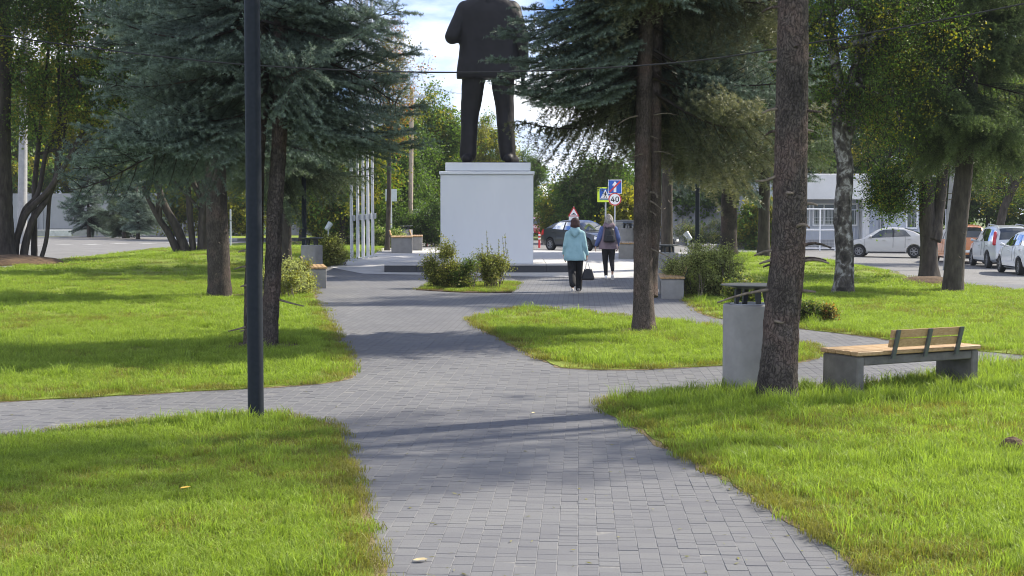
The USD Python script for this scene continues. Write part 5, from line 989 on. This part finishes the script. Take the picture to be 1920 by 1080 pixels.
b = P(870, 543); shrub('shrub', 'small green bush between the two taller ones before the pedestal', b, bl_(b, [(868, 525, .20, .18, .20), (884, 497, .12, .1, .15)]), ['leaf', 'leafshrub'], 405, 90)
b = P(922, 541); shrub('shrub', 'right bush with thin upright shoots in the bed before the pedestal', b, bl_(b, [(922, 510, .34, .28, .28), (935, 485, .12, .1, .14), (905, 490, .16, .14, .14), (960, 505, .06, .06, .05)]), ['leafshrub', 'leafshrub', 'leafspirea'], 409, 180, shoots=[(-.09, 1.3), (.28, 1.18), (.15, 1.1), (-.2, 1.0), (.38, .9), (.05, 1.0), (.33, 1.22)])
def thicket(seed, n, x0, x1, y0, y1, h, r0=.13, r1=.22, spikes=8):
    """many small leafy mounds and upright shoots over a plot x0..x1, y0..y1 round the base"""
    g = np.random.default_rng(seed); out = []
    for k in range(n): x, y = g.uniform(x0, x1), g.uniform(y0, y1); q = g.uniform(r0, r1); z = g.uniform(.12, h * (.55 + .45 * math.cos((x - (x0 + x1) / 2) / (x1 - x0) * 2.2))); out.append((x, y, max(z - q * .5, .1), q, q, q * g.uniform(.7, 1.2)))
    for k in range(0): x, y = g.uniform(x0, x1), g.uniform(y0, y1); out.append((x, y, h * g.uniform(.85, 1.1), .05, .05, .14, .0016))
    return out
b = P(1325, 560); shrub('shrub', 'broad pale green shrub with reddish tips right of the bench end', b, thicket(1, 34, -.60, .75, -.3, 1.5, 1.08), ['leafspirea', 'leafspirea', 'leafshrub'], 413, 560, scale=.40, stems=40, shoots=[(-.5, 1.0), (-.3, 1.15), (-.1, 1.2), (.1, 1.25), (.25, 1.1), (.4, 1.05), (.55, .9), (-.2, 1.2), (.0, 1.15), (.65, .75)])
b = P(1519, 609); shrub('shrub', 'small dark green shrub on the right lawn beside the near trunk', b, bl_(b, [(1518, 588, .16, .15, .13)]), ['leafdark', 'leafshrub'], 417, 60, scale=.3)
b = P(1553, 609); shrub('shrub', 'small reddish shrub on the right lawn beside a dark green one', b, bl_(b, [(1552, 591, .11, .1, .12)]), ['leaforange', 'leafshrub'], 419, 42, scale=.26)
b = P(1395, 575); shrub('shrub', 'low green shrub behind the near litter bin lid', b, bl_(b, [(1392, 545, .3, .3, .25)]), ['leafshrub', 'leaf'], 423, 130, scale=.4)
b = P(553, 560); shrub('shrub', 'feathery yellow green shrub along the left path edge', b, thicket(2, 26, -.66, .04, -.4, 2.4, .72, .10, .17), ['leafspirea', 'leafspirea', 'leafyellow'], 427, 420, scale=.38, stems=36)
b = P(622, 497); shrub('shrub', 'yellowish shrub behind the left litter bin', b, bl_(b, [(620, 468, .35, .4, .4), (640, 478, .25, .3, .2)]), ['leafshrub', 'leafspirea'], 431, 170, scale=.5)
b = P(724, 468); shrub('shrub', 'green leafy shrubs on the strip behind the flagpoles', b, bl_(b, [(700, 450, .7, .5, .45), (735, 445, .7, .5, .5), (715, 455, .9, .5, .3)]), ['leaf', 'leafspirea'], 435, 300, scale=.75)
b = P(640, 458); shrub('shrub', 'bright leafy bush behind the lawn strip, left of the flagpoles', b, bl_(b, [(636, 430, 1.4, 1, 1.0), (610, 420, 1.2, 1, 1.0)]), ['leafyellow', 'leaf'], 437, 360, size=.07, scale=1.1)
b = P(1340, 462); b[1] = min(b[1], 88); b = V3(Q(1320, 84), 84, H(Q(1320, 84), 84)); shrub('clipped_hedge', 'rounded clipped hedge before the blue grey wall at right', b, [(-.8, 0, .75, 1.2, .9, .75), (1.1, 0, .8, 1.3, .9, .8), (3.0, 0, .85, 1.3, .9, .85), (4.6, 0, .8, 1.1, .9, .8)], ['leafdark', 'leafshrub'], 441, 560, size=.06, scale=.85, cat='hedge')
b = V3(Q(1420, 82), 82, H(Q(1420, 82), 82)); shrub('shrub', 'light green bush right of the clipped hedge', b, [(0, 0, 1.1, .9, .8, 1.1), (1.2, 0, .8, .8, .7, .8), (-1.1, 0, .8, .7, .7, .8)], ['leafyellow', 'leaf', 'leafspirea'], 445, 330, size=.06, scale=.8)
b = V3(Q(790, 70), 70, H(Q(790, 70), 70)); shrub('shrub', 'dark bushes behind the far bench left of the pedestal', b, [(-.8, 0, .9, 1.2, 1, .9), (.6, .3, 1.1, 1.0, 1, 1.1)], ['leafdark', 'leaf'], 449, 330, size=.08, scale=1.0)

# ------------------------------------------------------------------ signs, posts, floodlights
def sign_pole(t, h, x=0, y=.03): obj('pole', cyl((x, y, -.1), (x, y, h), .035, sides=10), M['galv'], t, smooth=40)
YS = 66.0; px_m = FOC / YS
def at_sign(px): x = Q(px, YS); return V3(x, YS, H(x, YS))
b = at_sign(1152.5); zz = lambda py: Z(py, YS) - b[2]
t = thing('road_sign', 'round white speed limit 40 sign under a blue square sign, on one pole', 'road sign', b); sign_pole(t, zz(338))
c = zz(373.5); R_ = .31
pl_ = obj('round_plate', upright(trimesh.creation.cylinder(R_, .02, sections=40), (0, -.015, c)), M['white'], t)
ring = extr(Point(0, 0).buffer(R_ - .005, 32).difference(Point(0, 0).buffer(R_ - .055, 32)), .004); obj('red_ring', upright(ring, (0, -.027, c)), M['red'], pl_)
tx = meshkit.text_mesh('40', .24, .004, bold=True); tx.apply_translation([-(tx.bounds[0][0] + tx.bounds[1][0]) / 2, -.12, 0]); obj('numerals', upright(tx, (0, -.027, c)), M['black'], pl_)
c2 = zz(350); hs = .33
sq = obj('square_plate', upright(extr(sbox(-hs, -hs, hs, hs).buffer(.0), .02, -.01), (0, -.015, c2)), M['white'], t); obj('blue_field', upright(extr(sbox(-hs + .03, -hs + .03, hs - .03, hs - .03), .004), (0, -.027, c2)), M['signblue'], sq)
obj('white_arrow', upright(extr(Polygon([(-.06, -.26), (.06, -.26), (.06, .06), (.14, .06), (0, .26), (-.14, .06), (-.06, .06)]), .003), (0, -.0325, c2)), M['white'], sq)
obj('red_slash', upright(extr(Polygon([(-.29, -.24), (-.24, -.29), (.29, .24), (.24, .29)]), .003), (0, -.0365, c2)), M['red'], sq)
b = at_sign(1136.5); b[1] += .5; t = thing('road_sign', 'blue pedestrian crossing sign with a lime border left of the speed limit sign', 'road sign', b); sign_pole(t, zz(352)); c = zz(364.5)
pq = obj('lime_plate', upright(extr(sbox(-.36, -.36, .36, .36), .02, -.01), (-.04, -.015, c)), M['signyellow'], t); obj('blue_field', upright(extr(sbox(-.27, -.27, .27, .27), .004), (-.02, -.027, c + .02)), M['signblue'], pq); obj('white_triangle', upright(extr(Polygon([(-.24, -.22), (.24, -.22), (0, .22)]), .003), (-.02, -.0325, c + .02)), M['white'], pq)
man = shapely.union_all([Point(0.01, .085).buffer(.032), Polygon([(-.03, .05), (.04, .05), (.035, -.05), (-.03, -.05)]), Polygon([(-.02, -.05), (.005, -.05), (-.05, -.18), (-.085, -.18)]), Polygon([(.005, -.05), (.035, -.05), (.085, -.18), (.05, -.18)]), Polygon([(.03, .05), (.09, -.03), (.075, -.045), (.02, .02)]), Polygon([(-.02, .045), (-.075, -.02), (-.06, -.035), (-.01, .02)])])
obj('walking_figure', upright(extr(man, .003), (-.02, -.0365, c + .02)), M['black'], pq)
for k in range(4): obj('stripe', upright(extr(sbox(-.19 + .1 * k, -.208, -.13 + .1 * k, -.19), .003), (-.02, -.0362, c + .02)), M['black'], pq)
y8 = 78.0; b = V3(Q(1075.5, y8), y8, H(0, y8)); z8 = lambda py: Z(py, y8) - b[2]; t = thing('road_sign', 'red bordered triangular bump warning sign above the dark car', 'road sign', b); sign_pole(t, z8(387))
c = z8(398); tp = obj('triangle_plate', upright(extr(Polygon([(-.29, -.22), (.29, -.22), (0, .29)]).buffer(.02), .02, -.01), (0, -.015, c)), M['red'], t); obj('white_field', upright(extr(Polygon([(-.23, -.185), (.23, -.185), (0, .21)]), .004), (0, -.027, c)), M['white'], tp); obj('bump_symbol', upright(extr(Polygon([(-.13, -.13), (.13, -.13), (.13, -.10), (.07, -.10), (.03, -.04), (-.03, -.04), (-.07, -.10), (-.13, -.10)]), .003), (0, -.0325, c)), M['black'], tp)
obj('distance_plate', upright(extr(sbox(-.27, -.12, .27, .12), .02, -.01), (0, -.015, z8(409.5))), M['white'], t)
y9 = 66.0; b = V3(Q(734, y9), y9, H(Q(734, y9), y9)); z9 = lambda py: Z(py, y9) - b[2]; t = thing('road_sign', 'pale blue grey back of a square road sign behind the flagpoles', 'road sign', b); sign_pole(t, z9(355)); obj('plate', upright(extr(sbox(-.26, -.28, .26, .28).buffer(.01), .02, -.01), (0.0, -.02, z9(366))), M['signgrey'], t)
def bollard(px, py, h, label):
    b = P(px, py); t = thing('bollard', label, 'bollard', b, 0, 'red and white bollards'); obj('post', tube([(0, 0, -.1), (0, 0, h)], [.055, .05], 12), M['red'], t, smooth=40)
    for k in (.55, .8): obj('white_band', revolve([(.0535, h * k), (.058, h * k + .005), (.058, h * k + .08), (.0535, h * k + .085)], 14), M['white'], t, smooth=30)
    obj('cap', revolve([(.05, h), (.04, h + .04), (0, h + .055)], 12), M['red'], t, smooth=30)
bollard(1011, 464, .74, 'red bollard right of the pedestal by the dark car'); bollard(800, 461, .85, 'red and white bollard left of the pedestal, the one nearer to it'); bollard(774, 459, .85, 'red and white bollard behind the far litter bin')
def floodlight(px, py, up, label, az):
    b = P(px, py); t = thing('floodlight', label, 'floodlight', b, az, scale=.62); obj('stand', cyl((0, 0, -.05), (0, 0, up), .035, sides=8), M['galv'], t); obj('housing', xf(revolve([(0, -.22), (.10, -.2), (.14, .16), (.15, .2), (.135, .2), (.12, .12), (0, .12)], 20), rx=-.7, loc=(0, 0, up + .12)), M['signgrey'], t, smooth=30); obj('lens', xf(revolve([(0, .165), (.13, .165), (.13, .175), (0, .18)], 20), rx=-.7, loc=(0, 0, up + .12)), M['whitelamp'], t)
    obj('bracket', cbox(-.16, .16, -.02, .02, up - .02, up + .02, .005), M['galv'], t)
floodlight(1290, 500, 1.3, 'pale floodlight on a short stand above the right shrub', 1.0); floodlight(616, 478, 1.3, 'pale floodlight on a short stand right of the second lamp post', -.9)
# litter of the season: single leaves and a clod
def fallen(name, px, py, l, c, label, rz, lift):
    b = P(px, py); g = np.array([(-.5, 0, 0), (-.2, .22, .06), (.25, .2, .09), (.5, 0, .03), (.25, -.2, .05), (-.2, -.22, .02), (0, 0, -.015)]) * l; f = [(6, k, (k + 1) % 6) for k in range(6)]
    obj(name, xf(trimesh.Trimesh(g, f, process=False), rz, b + V3(0, 0, lift)), M[c], label=label, cat='leaf')
M['dryleaf'] = plain('dry_leaf', (0.50, 0.40, 0.22), .8); M['yellowleaf'] = plain('yellow_leaf', (0.60, 0.38, 0.06), .8)
fallen('fallen_leaf', 788, 1054, .075, 'dryleaf', 'dry pale leaf lying on the pavers near the bottom edge', .1, .012)
fallen('fallen_leaf', 348, 938, .07, 'yellowleaf', 'yellow leaf lying in the near left grass', .6, .075); fallen('fallen_leaf', 1000, 776, .05, 'dryleaf', 'small dry leaf on the pavers where the paths cross', 1.0, .01)
mound('soil_clod', 'dark clod of earth in the near right grass at the right edge', P(1899, 846) + V3(0, 0, .03), .10, .10)
b = V3(Q(430, 88), 88, H(Q(430, 88), 88)); shrub('shrub', 'yellow green bushes before the wall left of the near lamp post', b, [(-1.2, 0, 1.5, 1.6, 1.2, 1.5), (.9, .3, 1.3, 1.5, 1.2, 1.3), (-3.6, .4, 1.9, 1.6, 1.2, 1.6)], ['leafyellow', 'leaf'], 461, 420, size=.12, scale=1.2)

# ------------------------------------------------------------------ cars
def paint(name, c, rough=.28, metallic=.0): return usdkit.material(stage, '/World/Looks/' + name, {"p": ("principled_bsdf", {"base_color": c, "roughness": rough, "metallic": metallic, "coat_weight": .7, "coat_roughness": .06})}, surface="p.BSDF")
M['car_white'] = paint('warm_white_car_paint', (0.50, 0.49, 0.465)); M['car_purewhite'] = paint('white_car_paint', (0.74, 0.75, 0.77)); M['car_silver'] = paint('silver_car_paint', (0.50, 0.52, 0.53), .3, .35)
M['car_dark'] = paint('black_car_paint', (0.018, 0.02, 0.024)); M['car_orange'] = paint('orange_car_paint', (0.52, 0.20, 0.07)); M['car_red'] = paint('red_car_paint', (0.45, 0.05, 0.05))
STY = {
 'sedan': dict(L=4.4, W=1.73, H=1.46, belt=[(0, .62), (.04, .86), (.12, 1.0), (.55, 1.06), (1.1, 1.02), (2.4, .95), (3.1, .93), (3.7, .84), (4.15, .70), (4.36, .56), (4.4, .50)], roof=[(.45, 1.05), (.9, 1.28), (1.4, 1.43), (1.9, 1.465), (2.35, 1.44), (2.7, 1.32), (3.35, .92)], wheels=(.86, 3.5), wr=.31),
 'wagon': dict(L=4.6, W=1.8, H=1.66, belt=[(0, .62), (.03, .95), (.08, 1.02), (.8, 1.02), (2.5, .99), (3.2, .98), (3.8, .90), (4.35, .76), (4.57, .60), (4.6, .52)], roof=[(.07, 1.03), (.22, 1.40), (.45, 1.60), (1.2, 1.665), (2.0, 1.65), (2.6, 1.55), (3.45, .98)], wheels=(.84, 3.62), wr=.34),
 'hatch': dict(L=3.9, W=1.7, H=1.50, belt=[(0, .62), (.03, .90), (.08, 1.0), (.8, 1.0), (2.0, .95), (2.7, .94), (3.2, .86), (3.65, .72), (3.87, .56), (3.9, .5)], roof=[(.08, 1.02), (.3, 1.32), (.6, 1.46), (1.2, 1.51), (1.7, 1.48), (2.2, 1.36), (2.95, .93)], wheels=(.72, 3.18), wr=.31)}
def car(label, style, pm, loc, heading, group='cars parked and driving round the square', rails=False, scale=None, rear_plate=True):
    """heading: world angle of the car's front; local +x is the front"""
    s = STY[style]; L, W = s['L'], s['W']; t = thing('parked_car', label, 'car', loc, heading, group, scale=scale)
    bel = np.array(s['belt']); rf = np.array(s['roof'])
    def half(x): return W / 2 * (1 - .16 * np.abs((x - L / 2) / (L / 2)) ** 5 - .05 * np.abs((x - L / 2) / (L / 2)) ** 2)
    def zb(x): return np.interp(x, bel[:, 0], bel[:, 1])
    def zr(x): return np.where((x > rf[0, 0]) & (x < rf[-1, 0]), np.interp(x, rf[:, 0], rf[:, 1]), zb(x))
    def section(x):
        w, b, r = float(half(x)), float(zb(x)), float(max(zr(x), zb(x) + .0)); g = float(np.clip((r - b) / .42, 0, 1)); e = r - b; zl = .20 + .10 * (abs(x - L / 2) / (L / 2)) ** 6
        zl = min(zl, b - .1); q = [(0, zl), (w * .86, zl), (w * .97, zl + .09), (w, min(zl + .28, b - .04)), (w * .985, (b + .45) / 2 if b > .6 else b - .03), (w * .955, b), (w * (.95 - .10 * g), b + e * .45 + .004), (w * (.93 - .20 * g), b + e * .87 + .008), (w * (.82 - .18 * g), b + e * .97 + .014), (w * .40, r + .024), (0, r + .03)]
        return np.array(q)
    xs = np.unique(np.concatenate([np.linspace(0, .3, 7), np.linspace(.3, L - .35, 44), np.linspace(L - .35, L, 8)]))
    rows = [np.vstack([np.c_[np.full(11, x), q[:, 0], q[:, 1]], np.c_[np.full(9, x), -q[-2:0:-1, 0], q[-2:0:-1, 1]]]) for x in xs for q in (section(x),)]
    n = 20; v = np.vstack(rows); m = len(xs); i, j = np.meshgrid(np.arange(m - 1), np.arange(n), indexing='ij'); i, j = i.ravel(), j.ravel(); k = (j + 1) % n
    f = [np.stack([i * n + j, (i + 1) * n + k, i * n + k], 1), np.stack([i * n + j, (i + 1) * n + j, (i + 1) * n + k], 1)]; v = np.vstack([v, [0, 0, v[:n, 2].mean()], [L, 0, v[-n:, 2].mean()]]); jj = np.arange(n); kk = (jj + 1) % n
    f += [np.stack([np.full(n, m * n), jj, kk], 1), np.stack([np.full(n, m * n + 1), (m - 1) * n + kk, (m - 1) * n + jj], 1)]
    tm = trimesh.Trimesh(v, np.vstack(f)); tm.merge_vertices(); 
    if tm.volume < 0: tm.invert()
    body = m3.Manifold(m3.Mesh(np.asarray(tm.vertices, np.float32), np.asarray(tm.faces, np.uint32)))
    for wx in s['wheels']:
        for sd in (-1, 1): body = body - m3.Manifold.cylinder(.34, s['wr'] + .055, s['wr'] + .055, 30, True).rotate((90, 0, 0)).translate((wx, sd * (W / 2 - .08), s['wr']))
    ox = L / 2; mv = lambda g: xf(g, loc=(-ox, 0, 0)); bm = body.to_mesh()
    obj('body', mv(trimesh.Trimesh(np.array(bm.vert_properties[:, :3]), np.array(bm.tri_verts))), pm, t, smooth=28)
    def strip(x0, x1, ia, ib, a, b, side, off=.006, nx=14, tap=(0, 0)):
        """a band of the shell between two of the section's points"""
        g, rows_ = [], 5
        for kx in range(nx):
            u = kx / (nx - 1)
            for q_ in range(rows_):
                e = q_ / (rows_ - 1); x = (x0 + tap[0] * e) * (1 - u) + (x1 - tap[1] * e) * u; sc = section(x)[ia:ib + 1]; w_ = (a + (b - a) * e) * (ib - ia)
                g.append((x, side * (float(np.interp(w_, range(len(sc)), sc[:, 0])) + off), float(np.interp(w_, range(len(sc)), sc[:, 1])) + off * .2))
        g = np.array(g); q = np.array([(k * rows_ + m_, (k + 1) * rows_ + m_, (k + 1) * rows_ + m_ + 1, k * rows_ + m_ + 1) for k in range(nx - 1) for m_ in range(rows_ - 1)]); q = q if side > 0 else q[:, ::-1]
        return trimesh.Trimesh(g, np.vstack([q[:, :3], q[:, [0, 2, 3]]]), process=False)
    up = rf[0, 0]; wsb = rf[-1, 0]; mid = (up + wsb) / 2 - .05
    for sd in (-1, 1):
        for a, b, tp in ((up + (.55 if style == 'sedan' else .25), mid - .04, (.28 if style == 'sedan' else .10, 0)), (mid + .04, wsb - .28, (0, .55))):
            g = strip(a, b, 5, 7, .08, .92, sd, .012, tap=tp); obj('side_window', mv(g), M['sideglass'], t)
        for a in (mid, ): obj('door_pillar', mv(strip(a - .04, a + .04, 5, 7, .05, .95, sd, .018, 2)), M['darkplastic'], t)
        for a in (mid - .85, mid + .35): obj('door_handle', mv(cbox(a, a + .17, sd * float(half(a)) * .985 - .02, sd * float(half(a)) * .985 + .02, float(zb(a)) - .13, float(zb(a)) - .095, .008)), M['darkplastic'] if pm is M['car_dark'] else pm, t)
        for a in (mid + .0, wsb - .12, s['wheels'][0] + .42):
            z0 = .32; z1 = float(zb(a)) - .02; pr = [section(a)[k] for k in (3, 4, 5)]; obj('door_seam', mv(tube([(a, sd * (p[0] + .0005), p[1] if k else p[1]) for k, p in enumerate(pr)], .006, 4, False)), M['black'], t)
        mx = wsb - .42; obj('mirror', mv(skinned(hull((V3(mx, sd * (W / 2 + .07), float(zb(mx)) + .10), .06), (V3(mx - .03, sd * (W / 2 - .04), float(zb(mx)) + .06), .035)), .05, 1)), pm, t, smooth=True)
        hx = L - .30; obj('headlight', mv(strip(L - .42, L - .07, 3, 5, .45, .92, sd, .008, 6)), M['whitelamp'], t)
        obj('tail_light', mv(strip(.035, .30 if style == 'sedan' else .16, 4, 5 if style != 'wagon' else 7, .1 if style != 'wagon' else .3, 1.0 if style != 'wagon' else .75, sd, .010, 6)), M['redlamp'], t)
        obj('sill', mv(strip(s['wheels'][0] + .42, s['wheels'][1] - .42, 1, 3, .2, .45, sd, .012, 6)), M['darkplastic'], t)
    if style != 'sedan':
        for sd in (-1, 1): z0_, z1_ = (.98, 1.40) if style == 'wagon' else (.86, 1.12); obj('tail_light', mv(skinned(hull((V3(np.interp(z0_, rf[:3, 1], rf[:3, 0]) + .03, sd * W * .415, z0_), .075), (V3(np.interp(z1_, rf[:3, 1], rf[:3, 0]) + .04, sd * W * .375, z1_), .06)), .05, 1)), M['redlamp'], t, smooth=True)
    def pane(x0, x1, name):
        g, q = [], []; ny = 9
        for kx in range(6):
            x = x0 + (x1 - x0) * kx / 5; sc = section(x); w = sc[8][0] * .96
            for ky in range(ny):
                y = w * (2 * ky / (ny - 1) - 1); z = np.interp(abs(y), [0, sc[9][0], sc[8][0]], [sc[10][1], sc[9][1], sc[8][1]]); g.append((x, y, z + .012))
        for a in range(5):
            for b in range(ny - 1): q.append((a * ny + b, (a + 1) * ny + b, (a + 1) * ny + b + 1, a * ny + b + 1))
        q = np.array(q); q = q if x1 > x0 else q[:, ::-1]; g = np.array(g); obj(name, mv(trimesh.Trimesh(g, np.vstack([q[:, :3], q[:, [0, 2, 3]]]), process=False)), M['sideglass'], t)
    pane(float(np.interp(.08, [0, 1], [wsb, rf[-2, 0]])), float(np.interp(.98, [0, 1], [wsb, rf[-2, 0]])) , 'windscreen')
    pane(rf[0, 0] + .03, rf[2, 0] - .06, 'rear_window')
    obj('front_bumper', mv(cbox(L - .06, L + .02, -W * .38, W * .38, .26, .44, .03)), M['darkplastic'], t); obj('rear_bumper', mv(cbox(-.02, .06, -W * .38, W * .38, .28, .42, .03)), M['darkplastic'], t)
    if rear_plate: obj('licence_plate', mv(cbox(-.03, -.018, -.26, .26, .50 if style != 'sedan' else .64, .61 if style != 'sedan' else .75, .004)), M['plate'], t)
    obj('licence_plate', mv(cbox(L + .018, L + .03, -.26, .26, .40, .51, .004)), M['plate'], t)
    if rails:
        for sd in (-1, 1): obj('roof_rail', mv(tube([(rf[1, 0] + .15, sd * .52, zr(rf[1, 0] + .15) + .02), (rf[1, 0] + .3, sd * .54, zr(rf[1, 0] + .3) + .07), (rf[-3, 0], sd * .54, zr(rf[-3, 0]) + .08), (rf[-3, 0] + .3, sd * .52, zr(rf[-3, 0] + .3) + .03)], .018, 6)), M['galv'], t)
    R_ = s['wr']
    for wx in s['wheels']:
        for sd in (-1, 1):
            c = (wx - ox, sd * (W / 2 - .115), R_); wt = revolve([(R_ * .62, -.09), (R_ * .93, -.10), (R_, -.06), (R_, .06), (R_ * .93, .10), (R_ * .62, .09), (R_ * .62, -.09)], 30)
            wh = obj('wheel', xf(wt, rx=PI / 2, loc=c), M['tyre'], t, smooth=35)
            rim = [revolve([(R_ * .53, .06), (R_ * .63, .07), (R_ * .63, .085), (R_ * .55, .082)], 28), revolve([(0, .05), (.05, .055), (.05, .08), (0, .085)], 14)] + [xf(cbox(.03, R_ * .58, -.028, .028, .045, .072, .006), 2 * PI * k / 6) for k in range(6)]
            obj('rim', xf(join(rim), rx=PI / 2 if sd < 0 else -PI / 2, loc=c), M['rimgrey'], wh); obj('brake_disc', xf(revolve([(0, .02), (R_ * .6, .02), (R_ * .6, .03), (0, .03)], 20), rx=PI / 2 if sd < 0 else -PI / 2, loc=c), M['darkplastic'], wh)
    return t
M['rimgrey'] = plain('grey_wheel_metal', (0.25, 0.25, 0.26), .4, .6)
M['sideglass'] = usdkit.material(stage, '/World/Looks/tinted_glass', {"f": ("fresnel", {"IOR": 1.55}), "t": ("principled_bsdf", {"base_color": (0.03, 0.036, 0.04), "roughness": 0.08, "specular_ior_level": .3}), "g": ("glossy_bsdf", {"roughness": 0.02}), "m": ("mix_closure", {})}, [("f.fac", "m.fac"), ("t.BSDF", "m.closure1"), ("g.BSDF", "m.closure2")], surface="m.closure")
def spot(px, y): x = Q(px, y); return V3(x, y, float(H(x, y)) - .02)
hd = lambda dx, dy: math.atan2(dy, dx)
car('black sedan driving towards us behind the person in teal', 'sedan', M['car_dark'], spot(1090, 66), hd(.62, -.78))
car('cream white sedan parked side-on beyond the right lawn', 'sedan', M['car_white'], spot(1664, 69), hd(-.93, .36))
car('silver wagon with tall red tail lights parked by the right kerb', 'wagon', M['car_silver'], spot(1858, 54) + V3(1.14, 2.2, 0), math.radians(83.6), rails=True)
car('white hatchback cut by the right edge of the picture', 'hatch', M['car_purewhite'], spot(1910, 48) + V3(.9, 1.15, 0), math.radians(85))
car('orange car half hidden behind the forked tree trunks', 'wagon', M['car_orange'], spot(1800, 62), math.radians(83))
car('small red car far away beside the pedestal', 'hatch', M['car_red'], spot(1004, 100), hd(-.2, -.98))
car('white car far away behind the red one', 'hatch', M['car_purewhite'], spot(1020, 112), hd(-.1, -1))
car('black car behind the far litter bin right of the walking people', 'hatch', M['car_dark'], spot(1200, 72), hd(.9, -.3))

# ------------------------------------------------------------------ thin haze in the air
hz = usdkit.material(stage, '/World/Looks/haze_air', {"v": ("principled_volume", {"color": (0.86, 0.92, 1.0), "density": 0.0002, "anisotropy": 0.0})}, volume="v.volume")
obj('haze', bx(-1000, 1000, -320, 1300, -1.6, 24), hz, kind='stuff', label='thin pale haze in the air over the park', cat='haze')
